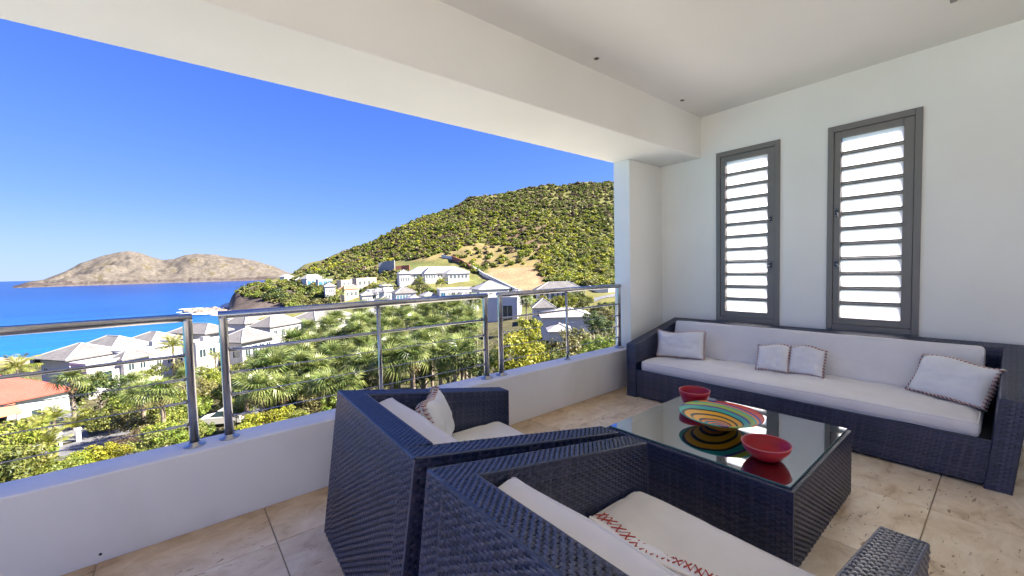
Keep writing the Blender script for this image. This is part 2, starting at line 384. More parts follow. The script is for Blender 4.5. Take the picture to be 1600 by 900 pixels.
# ------------------------------------------------------------------ steel railing
YR, ZR, ZM = 2.742, 1.087, .888
ZCAB = (.762, .640, .520)
def railing(x0, x1, mids, label, rpost=.021):
    t = empty('railing_section', ((x0+x1)/2, YR, ZS)); tag(t, label, 'railing', 'steel railing sections on the parapet')
    X = lambda x: x-(x0+x1)/2
    hz = ZR-ZS
    def flange(par):
        MB().lathe([(0, 0), (.048, 0), (.05, .003), (.048, .007), (.028, .009), (.026, .02), (.0225, .022)], 24).build('flange', M['steel'], par, True)
    for x in (x0, x1):
        p = MB().tube([(0, 0, 0), (0, 0, hz-.02), (0, 0, hz)], rpost, 20).build('post', M['steel'], t, True, loc=(X(x), 0, 0)); flange(p)
    MB().tube([(X(x0)-rpost, 0, hz), (X(x1)+rpost, 0, hz)], .0215, 20).build('handrail', M['steel'], t, True)
    for x in mids:
        p = MB().tube([(0, 0, 0), (0, 0, hz-.018)], .0125, 14).build('mid_post', M['steel'], t, True, loc=(X(x), 0, 0))
        MB().lathe([(0, 0), (.032, 0), (.033, .003), (.031, .006), (.017, .007), (.014, .014)], 18).build('flange', M['steel'], p, True)
    MB().tube([(X(x0)+rpost*.8, 0, ZM-ZS), (X(x1)-rpost*.8, 0, ZM-ZS)], .0085, 10).build('mid_bar', M['steel'], t, True)
    for z in ZCAB:
        c = MB().tube([(X(x0)+.01, 0, z-ZS), (X(x1)-.01, 0, z-ZS)], .0032, 6).build('cable', M['cable'], t, True)
        for s, xx in ((1, X(x0)+rpost), (-1, X(x1)-rpost)):
            MB().tube([(xx, 0, z-ZS), (xx+s*.012, 0, z-ZS), (xx+s*.018, 0, z-ZS), (xx+s*.04, 0, z-ZS), (xx+s*.05, 0, z-ZS), (xx+s*.085, 0, z-ZS), (xx+s*.09, 0, z-ZS)],
                      [.009, .009, .005, .005, .0075, .006, .003], 10).build('tensioner', M['steel'], c, True)
    return t
railing(-1.72, .034, [-.85], 'steel railing section with cables running out of view past the shore villas')
railing(.187, 1.950, [1.057], 'steel railing section with cables in front of the palm grove')
railing(2.104, 3.757, [2.923], 'steel railing section with cables ending at the white corner column')

# ================================================================== WICKER FURNITURE
class Weave:
    """real woven strands: flat wefts passing over and under upright stakes"""
    def __init__(s): s.V = []; s.F = []; s.n = 0
    def panel(s, p00, p10, p11, p01, pu=.0205, pv=.0122, h=.0033, lift=.0034):
        P = [np.array(p, float) for p in (p00, p10, p11, p01)]
        lu = (np.linalg.norm(P[1]-P[0])+np.linalg.norm(P[2]-P[3]))/2; lv = (np.linalg.norm(P[3]-P[0])+np.linalg.norm(P[2]-P[1]))/2
        nu, nv = max(2, round(lu/pu)), max(2, round(lv/pv))
        nrm = np.cross(P[1]-P[0], P[3]-P[0]); nrm /= np.linalg.norm(nrm)
        def B(u, v):
            u = u[..., None]; v = v[..., None]
            return P[0]*(1-u)*(1-v)+P[1]*u*(1-v)+P[2]*u*v+P[3]*(1-u)*v
        ns = 2*nu+1
        j = np.arange(nv)[:, None, None]; si = np.arange(ns)[None, :, None]; c = np.array([-1, 0, 1])[None, None, :]
        u = si/(2*nu)+0*j+0*c; v = (j+.5+c*.43)/nv+0*si
        jit = RNG.normal(0, .00035, (nv, 1, 1))
        i = (si-1)//2
        over = np.where(si % 2 == 1, np.where((i+j) % 2 == 0, 1., -1.), 0.)
        hh = lift+h*over*RNG.uniform(.7, 1.2, (nv, ns, 1))+np.where(c == 0, .0010, -.0006)+jit+0*u
        v = v+RNG.normal(0, .05, (nv, ns, 1))/nv
        V = B(u, v)+hh[..., None]*nrm
        idx = (np.arange(nv)[:, None, None]*ns+np.arange(ns)[None, :, None])*3+np.arange(3)[None, None, :]
        F = np.stack([idx[:, :-1, :-1], idx[:, 1:, :-1], idx[:, 1:, 1:], idx[:, :-1, 1:]], -1).reshape(-1, 4)
        s.V.append(V.reshape(-1, 3)); s.F.append(F+s.n); s.n += V.size//3
        # stakes
        nq = nv+2
        i = np.arange(nu)[:, None, None]; q = np.arange(nq)[None, :, None]; c = np.array([-1, 1])[None, None, :]
        v = np.clip((q-.5)/nv, 0, 1)+0*i+0*c; u = (i+.5+c*.36)/nu+0*q
        jj = np.clip(q-1, 0, nv-1)
        ov = np.where((i+jj) % 2 == 0, -1., 1.); ov = np.where((q == 0) | (q == nq-1), -.5, ov)
        V = B(u, v)+(lift-.0004+h*.75*ov+0*u)[..., None]*nrm
        idx = (np.arange(nu)[:, None, None]*nq+np.arange(nq)[None, :, None])*2+np.arange(2)[None, None, :]
        F = np.stack([idx[:, :-1, 0], idx[:, :-1, 1], idx[:, 1:, 1], idx[:, 1:, 0]], -1).reshape(-1, 4)
        s.V.append(V.reshape(-1, 3)); s.F.append(F+s.n); s.n += V.size//3
        return s
    def cord(s, pts, r=.0052, n=6):
        m_ = MB().tube(pts, r, n, caps=False); s.V.append(np.array(m_.v)); s.F.append(np.array(m_.f)+s.n); s.n += len(m_.v); return s
    def build(s, parent):
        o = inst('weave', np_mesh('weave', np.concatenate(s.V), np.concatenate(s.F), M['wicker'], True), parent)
        o['kind'] = 'stuff'; return o
def slab(name, parent, p, faces, cords):
    """p: 8 corners (bottom ring, top ring); a dark core with woven faces listed by name"""
    o = MB().hexa(p).build(name, M['wicker_back'], parent)
    w_ = Weave(); P = [Vector(q) for q in p]
    fq = dict(a=(0, 1, 5, 4), b=(1, 2, 6, 5), c=(2, 3, 7, 6), d=(3, 0, 4, 7), t=(4, 5, 6, 7))
    for f in faces: w_.panel(*[P[i] for i in fq[f]], **(dict(pu=.0135, pv=.0125) if f == 't' else {}))
    for a, b in cords: w_.cord([P[a], P[b]])
    w_.build(o); return o
def cushion(name, parent, sx, sy, sz, r, puff, loc, rot, seed=0, bend=0):
    """soft rounded block with piped seams"""
    rs = random.Random(seed); nx, ny, nz = 26, (44 if sy < 1 else 90), 8
    def axis(h, n): return [h*math.copysign(abs(t)**.8, t) for t in [(-1+2*i/n) for i in range(n+1)]]
    ax, ay, az = axis(sx/2, nx), axis(sy/2, ny), axis(sz/2, nz)
    vid = {}; mb = MB()
    def V(i, j, k):
        if (i, j, k) in vid: return vid[i, j, k]
        p = Vector((ax[i], ay[j], az[k]))
        q = Vector((max(-sx/2+r, min(sx/2-r, p.x)), max(-sy/2+r, min(sy/2-r, p.y)), max(-sz/2+min(r, sz/2), min(sz/2-min(r, sz/2), p.z))))
        d = p-q
        if d.length > 1e-9: p = q+d.normalized()*min(d.length, r) if d.length > r else p
        u, v_ = p.x/(sx/2), p.y/(sy/2)
        p.z += puff*(1-abs(u)**2.5)*(1-abs(v_)**2.5)*(p.z/(sz/2))
        nn = noise.noise(Vector((p.x*5+seed, p.y*5, p.z*5+seed)))
        p += Vector((0, 0, 1))*nn*.009 + Vector((1, 0, 0))*noise.noise(p*7+Vector((seed, 3, 1)))*.003
        rg = 1-abs(noise.noise(Vector((p.x*3.1+seed*2, p.y*2.3, seed))))*2.2; p.z -= .007*max(0, rg)**5*(p.z/(sz/2)) if p.z > 0 else 0
        p.z += bend*(v_*v_)
        vid[i, j, k] = len(mb.v); mb.v.append(tuple(p)); return vid[i, j, k]
    def quad(a, b, c, d): mb.f.append((V(*a), V(*b), V(*c), V(*d))); mb.mi.append(0)
    for i in range(nx):
        for j in range(ny):
            quad((i,j,nz),(i+1,j,nz),(i+1,j+1,nz),(i,j+1,nz)); quad((i,j,0),(i,j+1,0),(i+1,j+1,0),(i+1,j,0))
    for i in range(nx):
        for k in range(nz):
            quad((i,0,k),(i+1,0,k),(i+1,0,k+1),(i,0,k+1)); quad((i,ny,k),(i,ny,k+1),(i+1,ny,k+1),(i+1,ny,k))
    for j in range(ny):
        for k in range(nz):
            quad((0,j,k),(0,j,k+1),(0,j+1,k+1),(0,j+1,k)); quad((nx,j,k),(nx,j+1,k),(nx,j+1,k+1),(nx,j,k+1))
    o = mb.build(name, M['fabric'], parent, True, loc=loc, rot=rot)
    for s in (1, -1):                                     # piping round the two big faces
        kk = nz if s > 0 else 0; pts = []
        rng = [(i, 0) for i in range(nx)]+[(nx, j) for j in range(ny)]+[(i, ny) for i in range(nx, 0, -1)]+[(0, j) for j in range(ny, 0, -1)]
        for i, j in rng: pts.append(Vector(mb.v[vid[i, j, kk]])*1.0)
        MB().tube(pts, .0048, 6, closed=True).build('piping', M['fabric'], o, True)
    return o
def seating(name, label, cat, W, D, zb, zf, ob, of, spl, spr, ta, loc, rz, group, seat_x, cush_back, seatz=.365, wide=False):
    """a wicker seat in its own axes: x forward from the back foot, y across; spl/spr lateral splay of the arms"""
    t = empty(name, loc, rz); tag(t, label, cat, group)
    h = W/2; xb, xf = ob, D+of
    for s, sp in ((1, spl), (-1, spr)):
        y_o0, y_o1 = s*(h-sp), s*h; y_i0, y_i1 = s*(h-sp-ta), s*(h-ta)
        if s > 0: p = [(0,y_i0,0),(D,y_i0,0),(D,y_o0,0),(0,y_o0,0),(xb,y_i1,zb),(xf,y_i1,zf),(xf,y_o1,zf),(xb,y_o1,zb)]
        else: p = [(0,y_o0,0),(D,y_o0,0),(D,y_i0,0),(0,y_i0,0),(xb,y_o1,zb),(xf,y_o1,zf),(xf,y_i1,zf),(xb,y_i1,zb)]
        slab('armrest', t, p, 'abcdt', [(4, 5), (5, 6), (6, 7), (7, 4), (1, 5), (2, 6), (0, 4), (3, 7)])
    y1, y0 = h-ta-.001, -h+ta+.001
    p = [(0,y0+spr,0),(.10,y0+spr,0),(.10,y1-spl,0),(0,y1-spl,0),(xb,y0,zb),(xb+ta+.01,y0,zb-.012),(xb+ta+.01,y1,zb-.012),(xb,y1,zb)]
    p = [(a, b, c) for a, b, c in p]
    slab('backrest', t, p, 'bdt', [(4, 7), (5, 6)])
    p = [(.101,y0+spr,.02),(D-.012,y0+spr,.02),(D-.012,y1-spl,.02),(.101,y1-spl,.02),(.101,y0+.006,.275),(D-.008,y0+.006,.275),(D-.008,y1-.006,.275),(.101,y1-.006,.275)]
    slab('seat_base', t, p, 'b', [(5, 6)])
    w_ = y1-y0
    cushion('seat_cushion', t, seat_x-.26, w_-.03 if not wide else w_-.10, .098, .035, .012, ((seat_x+.26)/2, .0 if not wide else wide, seatz-.049), (0, 0, 0), 3 if not wide else 9)
    bx, bz, th, ht, tilt, wd = cush_back
    cushion('back_cushion', t, ht, wd, th, .028, .006, (bx, 0 if not wide else wide, bz), (0, R(tilt), 0), 5 if not wide else 12)
    return t
G_CH = 'two matching dark wicker armchairs'
chair = seating('armchair', 'dark wicker armchair with white cushions nearest the parapet', 'armchair',
                .972, 1.078, .694, .518, .096, .02, .016, .016, .095, (.497, 1.703, 0), -.050, G_CH, 1.0, (.318, .485, .115, .32, -105, .745))
ch2 = copy_tree(chair); ch2.location = (.465, .63, 0); ch2.rotation_euler = (0, 0, -.010)
ch2['label'] = 'dark wicker armchair in the foreground with red cross stitched pillow on its seat'
sofa = seating('sofa', 'long dark wicker sofa with white cushions under the louvre windows', 'sofa',
               2.512, .955, .70, .522, .03, .0, .05, .0, .096, (4.425, 1.186, 0), math.pi, None, .925, (.25, .52, .12, .36, -105, 2.20), wide=-.02)

# ------------------------------------------------------------------ coffee table
tx0, tx1, ty0, ty1, tz = 1.925, 2.876, .556, 1.502, .36
tb = empty('coffee_table', ((tx0+tx1)/2, (ty0+ty1)/2, 0)); tag(tb, 'square dark wicker coffee table with glass top holding three bowls', 'table')
a, b = (tx1-tx0)/2, (ty1-ty0)/2
slab('table_base', tb, [(-a,-b,0),(a,-b,0),(a,b,0),(-a,b,0),(-a,-b,tz-.012),(a,-b,tz-.012),(a,b,tz-.012),(-a,b,tz-.012)], 'abcdt',
     [(4,5),(5,6),(6,7),(7,4),(0,4),(1,5),(2,6),(3,7)])
gm = MB(); e = .014
gm.box((-a+e, -b+e, tz-.004), (a-e, b-e, tz+.004)); gm.mi = [0, 0, 1, 1, 1, 1]
gm.f[0] = gm.f[0]
gm.build('glass_top', [M['glass'], M['glass_edge']], tb)
def bowl(name, label, prof, mt, loc, rim=None, tilt=(0, 0), sx=1.0, rz=0, group=None, k_=1):
    t = empty(name, loc, rz); tag(t, label, 'bowl', group); t.scale = (k_, k_, k_)
    o = MB().lathe(prof, 64).build('bowl_body', mt, t, True); o.scale = (1, sx, 1); o.rotation_euler = (tilt[0], tilt[1], 0)
    if rim:
        rr, zz, th = rim
        k = MB().tube([(rr*math.cos(2*math.pi*i/64), rr*math.sin(2*math.pi*i/64), zz) for i in range(64)], th, 8, closed=True).build('rim', M['bowl_rim'] if mt is M['bowl_red'] else M['bowl_stripes'], o, True)
    return t
TZ = tz+.0045
pb = at(1125, 661, z=TZ+.02)
prof = [(.0, .006), (.05, .007), (.085, .018), (.135, .045), (.175, .067), (.212, .078), (.218, .080), (.214, .075), (.176, .061), (.132, .036), (.085, .008), (.072, .0), (.0, .0)]
bowl('striped_bowl', 'wide shallow bowl with swirling multicoloured stripes on the glass table', prof, M['bowl_stripes'], (pb.x, pb.y, TZ), (.216, .079, .0035), (R(0), R(0)))
GB = 'red bowls on the coffee table'
pr_ = at(1085, 633, z=TZ)
prof = [(.0, .006), (.052, .006), (.066, .03), (.083, .075), (.0865, .0935), (.0895, .094), (.088, .075), (.071, .028), (.056, .0), (.0, .0)]
bowl('red_bowl', 'deep red bowl with tall flaring sides behind the striped bowl', prof, M['bowl_red'], (pr_.x, pr_.y, TZ), (.088, .0945, .0025), group=GB, k_=1.08)
pr_ = at(1197, 716, z=TZ)
prof = [(.0, .005), (.035, .006), (.062, .022), (.082, .045), (.089, .062), (.0925, .062), (.086, .042), (.066, .016), (.042, .0), (.0, .0)]
bowl('red_bowl', 'low rounded red bowl nearest the edge of the glass table', prof, M['bowl_red'], (pr_.x, pr_.y, TZ), (.0908, .0625, .0022), sx=.94, group=GB, k_=1.2)

# ------------------------------------------------------------------ pillows
def pillow(label, w_, h_, th, loc, X, Zdir, seed, group, big=False, cross=False):
    """w_ along X, h_ along Zdir; loc = middle of its lower edge"""
    X = Vector(X).normalized(); Zd = Vector(Zdir); Zd = (Zd-X*Zd.dot(X)).normalized(); Y = Zd.cross(X)
    Mx = Matrix((X, Y, Zd)).transposed().to_4x4(); Mx.translation = Vector(loc)
    t = empty('pillow'); t.matrix_world = Mx; tag(t, label, 'pillow', group)
    n = 26; mb = MB(); ids = {}
    def edge(u, v):
        pin = .045
        return (w_/2*u*(1-pin*(1-v*v)), h_/2*(1+v*(1-pin*(1-u*u))))
    def P(i, j, s):
        u, v = -1+2*i/n, -1+2*j/n
        rim = i in (0, n) or j in (0, n)
        k = (i, j, 0 if rim else s)
        if k in ids: return ids[k]
        x, z = edge(u, v)
        y = 0 if rim else s*th/2*((1-u**4)*(1-v**4))**.55
        wr = noise.noise(Vector((u*2.2+seed, v*2.2, s)))*.010+noise.noise(Vector((u*6+seed, v*5, s*3)))*.004
        wr += .004*math.sin(9*(u+v*.6)+seed)*max(abs(u), abs(v))**3
        y += 0 if rim else wr*min(1, 3*(1-max(abs(u), abs(v))))
        if rim: y += .006*math.sin(5*u+seed)+.005*math.sin(4*v+seed*2)
        sag = .014*math.exp(-((v-1)*2)**2)*math.cos(u*3+seed); z -= sag
        ids[k] = len(mb.v); mb.v.append((x, y, z)); return ids[k]
    for i in range(n):
        for j in range(n):
            for s in (1, -1):
                q = (P(i, j, s), P(i+1, j, s), P(i+1, j+1, s), P(i, j+1, s))
                mb.f.append(q if s < 0 else q[::-1]); mb.mi.append(0)
    mb.build('cover', M['pillow'], t, True)
    # blanket stitch round the rim
    rim = [(i, 0) for i in range(n)]+[(n, j) for j in range(n)]+[(i, n) for i in range(n, 0, -1)]+[(0, j) for j in range(n, 0, -1)]
    pts = [Vector(mb.v[ids[i, j, 0]]) for i, j in rim]; L_ = len(pts)
    cum = [0]
    for i in range(L_): cum.append(cum[-1]+(pts[(i+1) % L_]-pts[i]).length)
    def along(s):
        s %= cum[-1]; k = max(i for i in range(L_) if cum[i] <= s)
        f = (s-cum[k])/max(1e-9, cum[k+1]-cum[k]); return pts[k].lerp(pts[(k+1) % L_], f)
    st = MB(); step = .0125 if not cross else .03; ns = int(cum[-1]/step)
    cen = Vector((0, 0, h_/2))
    def sy(d, m_): return th/2*max(0, 1-(1-2*d/m_)**4)**.55+.0015
    for k in range(ns):
        s = k*cum[-1]/ns; p = along(s); q = along(s+step*.62); inn = (cen-p).normalized()
        if not cross:
            mi = (0, 1, 0, 2)[k % 4] if k % 2 == 0 else 1
            for sg in (1, -1):
                st.tube([p+inn*.010+Vector((0, sg*sy(.010, max(w_, h_)), 0)), p+Vector((0, sg*.004, 0))-inn*.003, q+inn*.004+Vector((0, sg*sy(.004, max(w_, h_)), 0))], ([.0018, .0026, .0018] if mi != 1 else [.003, .004, .003]), 5, mi)
        else:
            pass
    if cross:
        # edge band with red crosses
        st.tube(pts, .005, 6, 1, closed=True)
        for k in range(ns):
            s = k*cum[-1]/ns; p = along(s); q = along(s+step*.6); inn = (cen-(p+q)/2); inn = inn.normalized()
            for sg in (1,):
                o1, o2 = inn*.003+Vector((0, sg*sy(.003, h_), 0)), inn*.022+Vector((0, sg*(sy(.022, h_)+.002), 0))
                st.tube([p+o1, q+o2], .0019, 5, 0); st.tube([q+o1, p+o2], .0019, 5, 0)
                st.tube([q+o2, along(s+step)+o1], .0008, 4, 0)
    st.build('stitching', [M['stitch_red'], M['stitch_white'], M['stitch_brown']], t, True)
    return t
GP = 'white stitched pillows on the wicker seats'
ZT = .372
def low(px0, py0, px1, py1, z=ZT):
    a, b = at(px0, py0, z=z), at(px1, py1, z=z); return (a+b)/2, (b-a)
c, d = low(1022, 559, 1103, 560); pillow('white oblong stitched pillow at the sofa end by the corner column', .46, .27, .12, c, (.30, -1, 0), (.30, .05, 1), 1, GP)
c, d = low(1180, 577, 1233, 584); pillow('small square white pillow, the one closer to the corner column of two at mid sofa', .245, .235, .10, c, (.12, -1, .0), (.42, 0, 1), 2, GP)
c, d = low(1229, 582, 1288, 592); pillow('small square white pillow, the one farther from the corner column of two at mid sofa', .25, .24, .10, c, (.05, -1, -.02), (.40, 0, 1), 3.3, GP)
c, d = low(1419, 606, 1541, 646); pillow('large white stitched pillow slumped against the sofa arm farthest from the railing', .44, .285, .13, c, (-.62, -1, 0), (.50, -.25, 1), 4.1, GP)
def on_chair(o, x, y, z): return o.matrix_basis @ Vector((x, y, z))
pillow('white stitched pillow standing on edge in the armchair nearest the parapet', .36, .27, .13, on_chair(chair, .56, .23, ZT), (.62, .78, 0), (-.30, .10, 1), 5.2, GP)
pillow('white pillow with large red cross stitches along its edge in the foreground armchair', .42, .215, .10, on_chair(ch2, .525, -.075, ZT), (.03, -1, 0), (-.45, 0, 1), 6.7, GP, cross=True)

# ================================================================== LAND AND SEA
FH = Vector((math.sin(_y), math.cos(_y), 0)); RH = Vector((math.cos(_y), -math.sin(_y), 0))
SEA = -18.7
CP = [-700, 150, 300, 355, 366, 420, 480, 560, 650, 750, 850, 960, 1600]
CD = [2, 10, 20, 30, 45, 60, 80, 100, 120, 150, 180, 210, 240, 270, 310, 360, 420, 480, 560, 640]
CZ = np.array([
 [-8,-9,-11.5,-13,-14.5,-15.8,-17,-18.2,-19.8,-24,-25,-25,-25,-25,-25,-25,-25,-25,-25,-25],
 [-8,-9,-11.5,-13,-14.5,-15.8,-17,-18.2,-19.8,-24,-25,-25,-25,-25,-25,-25,-25,-25,-25,-25],
 [-8,-9,-11.5,-13,-14.5,-15.5,-16.3,-17,-17.8,-20.5,-23,-19.0,-18.5,-21,-25,-25,-25,-25,-25,-25],
 [-8,-9,-11.5,-13,-14.3,-15.3,-16,-16.6,-17.2,-17.8,-18.3,-18.4,-18.3,-19,-25,-25,-25,-25,-25,-25],
 [-8,-9,-11.5,-13,-14.3,-15.3,-16,-16.6,-17.2,-17.8,-18.3,-18.4,-8.5,-7.5,-13,-25,-25,-25,-25,-25],
 [-8,-9,-11.2,-12.8,-14.2,-15.2,-15.8,-16.2,-16.6,-17,-17,-16.6,-7.2,-4,-2.8,-10,-25,-25,-25,-25],
 [-8,-9,-11,-12.6,-14,-15,-15.5,-15.9,-16.2,-16.5,-16,-14.2,-8.5,-2.5,2.5,9,9,-6,-25,-25],
 [-8,-8.8,-10.8,-12.4,-13.8,-14.8,-15.2,-15.6,-15.9,-16,-14.6,-12,-5.5,.6,9,20,27,26,12,0],
 [-8,-8.6,-10.4,-12,-13.4,-14.4,-14.8,-15,-15,-14,-11.5,-6.3,0,7,19,36,52,58,52,40],
 [-8,-8.4,-10,-11.5,-13,-14,-14.2,-14.2,-13.8,-12.5,-9,-5,1.5,10,24,44,66,87,84,74],
 [-8,-8.2,-9.6,-11,-12.4,-13,-13,-12.6,-11.8,-10,-7.8,-4.6,3.5,13,27,48,72,97,103,98],
 [-8,-8,-9.2,-10.4,-11.6,-12.2,-12,-11.4,-10.4,-8.5,-6,-1.6,7,15.5,28,50,75,100,108,106],
 [-8,-8,-9,-10,-11,-11,-10.5,-9.5,-8.5,-6,-3,2,10,18,30,52,77,102,110,108]])
def _interp(px, d):
    """table height, smooth across depth and columns"""
    px = np.clip(px, CP[0], CP[-1]); d = np.clip(d, CD[0], CD[-1])
    i = np.clip(np.searchsorted(CP, px)-1, 0, len(CP)-2); j = np.clip(np.searchsorted(CD, d)-1, 0, len(CD)-2)
    cp = np.array(CP, float); cd = np.array(CD, float)
    a = (px-cp[i])/(cp[i+1]-cp[i]); b = (d-cd[j])/(cd[j+1]-cd[j])
    a = a*a*(3-2*a)*.5+a*.5
    return (CZ[i, j]*(1-a)*(1-b)+CZ[i+1, j]*a*(1-b)+CZ[i, j+1]*(1-a)*b+CZ[i+1, j+1]*a*b)
def fbm(x, y, s, o=4):
    v = 0; a = 1
    for k in range(o):
        v += a*noise.noise(Vector((x/s, y/s, 3.7*k))); s *= .5; a *= .5
    return v
def ground(x, y):
    d = x*FH.x+y*FH.y; u = (x*RH.x+y*RH.y)/max(d, .5)
    px = 800+FPX*u
    z = float(_interp(np.array(px), np.array(d)))
    amp = .12 if d < 110 else min(3.5, .12+(d-110)*.014)
    if z < SEA+.3: amp = .1
    if d > 30: z += amp*fbm(x, y, 14 if d < 150 else 34)
    return z
def hit(px, py, d0=6, d1=620):
    """where the line of sight of a pixel meets the ground"""
    d = d0; p = None
    while d < d1:
        p = at(px, py, depth=d)
        if p.z < ground(p.x, p.y): 
            lo, hi = d/1.02-.2, d
            for _ in range(12):
                mid = (lo+hi)/2; q = at(px, py, depth=mid)
                if q.z < ground(q.x, q.y): hi = mid
                else: lo = mid
            return at(px, py, depth=hi)
        d = d*1.02+.2
    return None
def inside(px, py, poly):
    c = False; n = len(poly)
    for i in range(n):
        x1, y1 = poly[i]; x2, y2 = poly[i-1]
        if (y1 > py) != (y2 > py) and px < (x2-x1)*(py-y1)/(y2-y1)+x1: c = not c
    return c
BARE = [(752, 434), (768, 421), (800, 418), (836, 417), (841, 432), (850, 453), (812, 455), (785, 446)]
DRYG = [(636, 410), (660, 402), (700, 394), (745, 380), (800, 385), (842, 396), (842, 418), (770, 421), (735, 414), (700, 405)]
RAVINE = [(775, 366), (830, 352), (872, 350), (862, 405), (850, 448), (838, 440), (842, 400), (800, 386)]
us = np.linspace((CP[0]-800)/FPX, (CP[-1]-800)/FPX, 300)
ds = np.concatenate([np.geomspace(2.2, 110, 70), np.linspace(112, 640, 190)])
V, C_ = [], []
for d in ds:
    for u in us:
        p = FH*d+RH*(u*d); z = ground(p.x, p.y); V.append((p.x, p.y, z))
        n1, n2 = fbm(p.x, p.y, 9, 3), fbm(p.x+99, p.y, 40, 3)
        px, py = pix((p.x, p.y, z))
        if d < 115: c = np.array((.085, .078, .042))*(1+.35*n1)
        else: c = np.array((.165, .155, .055))*(1+.3*n1)+np.array((-.05, -.02, -.01))*max(0, n2)
        if px < 500 and 205 < d < 262 and z < -2.4-(px-365)*.02 and px > 345: c = np.array((.085, .068, .06))*(1+.5*n1)
        if z < SEA+1.3 and d > 90: c = np.array((.42, .34, .24))*(1+.2*n1)
        if inside(px, py, BARE): c = np.array((.31, .205, .115))*(1+.18*n1)
        elif inside(px, py, DRYG): c = np.array((.22, .175, .075))*(1+.25*n1)
        elif inside(px, py, RAVINE): c = np.array((.15, .105, .065))*(1+.25*n1)
        C_.append((*np.clip(c, .01, 1), 1))
nu = len(us); idx = np.arange(len(ds)*nu).reshape(len(ds), nu)
F = np.stack([idx[:-1, :-1], idx[:-1, 1:], idx[1:, 1:], idx[1:, :-1]], -1).reshape(-1, 4)
mt = M['ground'] = mat('ground', (.1, .1, .05), .95, spec=.1)
ca = N(mt, 'ShaderNodeVertexColor', layer_name='soil'); gn = N(mt, 'ShaderNodeTexCoord'); nn = N(mt, 'ShaderNodeTexNoise', i_Scale=.9, i_Detail=8, i_Roughness=.7); L(mt, gn.outputs['Object'], nn.inputs['Vector'])
rp = ramp(mt, [(.3, (.55, .55, .55)), (.7, (1.4, 1.4, 1.4))]); L(mt, nn.outputs[0], rp.inputs[0])
mm = N(mt, 'ShaderNodeMix', data_type='RGBA', blend_type='MULTIPLY', i_0=1.0); L(mt, ca.outputs[0], mm.inputs[6]); L(mt, rp.outputs[0], mm.inputs[7]); L(mt, mm.outputs[2], bsdf(mt).inputs['Base Color'])
me = np_mesh('ground', V, F, mt, True)
at_ = me.color_attributes.new('soil', 'FLOAT_COLOR', 'POINT'); at_.data.foreach_set('color', np.array(C_, np.float32).ravel())
tag(inst('ground', me), kind='structure')

# sea: a sheet to the horizon, turquoise over the shallow sand, deep blue far out
mt = mat('sea_water', (.01, .2, .45), .25, spec=.12)
tc = N(mt, 'ShaderNodeTexCoord'); dp = N(mt, 'ShaderNodeVectorMath', operation='DOT_PRODUCT'); dp.inputs[1].default_value = tuple(FH*.0+Vector((.10, .995, 0))); L(mt, tc.outputs['Object'], dp.inputs[0])
n0 = N(mt, 'ShaderNodeTexNoise', i_Scale=.012, i_Detail=4); L(mt, tc.outputs['Object'], n0.inputs['Vector'])
ma = N(mt, 'ShaderNodeMath', operation='MULTIPLY_ADD', i_1=110.); L(mt, n0.outputs[0], ma.inputs[0]); L(mt, dp.outputs['Value'], ma.inputs[2])
mr = N(mt, 'ShaderNodeMapRange', i_1=120., i_2=900.); L(mt, ma.outputs[0], mr.inputs[0])
rp = ramp(mt, [(0, (.025, .29, .38)), (.05, (.008, .22, .39)), (.13, (.003, .13, .35)), (.34, (.0015, .065, .26)), (1, (.001, .036, .18))]); L(mt, mr.outputs[0], rp.inputs[0])
mp0 = N(mt, 'ShaderNodeMapping'); mp0.inputs['Scale'].default_value = (.012, .06, 1); mp0.inputs['Rotation'].default_value = (0, 0, R(-25)); L(mt, tc.outputs['Object'], mp0.inputs[0])
nw = N(mt, 'ShaderNodeTexNoise', i_Scale=1.0, i_Detail=7, i_Roughness=.7); L(mt, mp0.outputs[0], nw.inputs['Vector'])
rw = ramp(mt, [(.3, (.62, .70, .78)), (.55, (1, 1, 1)), (.75, (1.25, 1.2, 1.15))]); L(mt, nw.outputs[0], rw.inputs[0])
mw = N(mt, 'ShaderNodeMix', data_type='RGBA', blend_type='MULTIPLY', i_0=1.0); L(mt, rp.outputs[0], mw.inputs[6]); L(mt, rw.outputs[0], mw.inputs[7]); L(mt, mw.outputs[2], bsdf(mt).inputs['Base Color'])
mp = N(mt, 'ShaderNodeMapping'); mp.inputs['Scale'].default_value = (.35, 1, 1); mp.inputs['Rotation'].default_value = (0, 0, R(-20)); L(mt, tc.outputs['Object'], mp.inputs[0])
n1 = N(mt, 'ShaderNodeTexNoise', i_Scale=.22, i_Detail=7, i_Roughness=.65); L(mt, mp.outputs[0], n1.inputs['Vector'])
bp = N(mt, 'ShaderNodeBump', i_Strength=.8, i_Distance=1.0); L(mt, n1.outputs[0], bp.inputs['Height']); L(mt, bp.outputs[0], bsdf(mt).inputs['Normal'])
tag(MB().add([(-40000, -3000, SEA), (40000, -3000, SEA), (40000, 60000, SEA), (-40000, 60000, SEA)], [(0, 1, 2, 3)]).build('sea', mt), kind='structure')

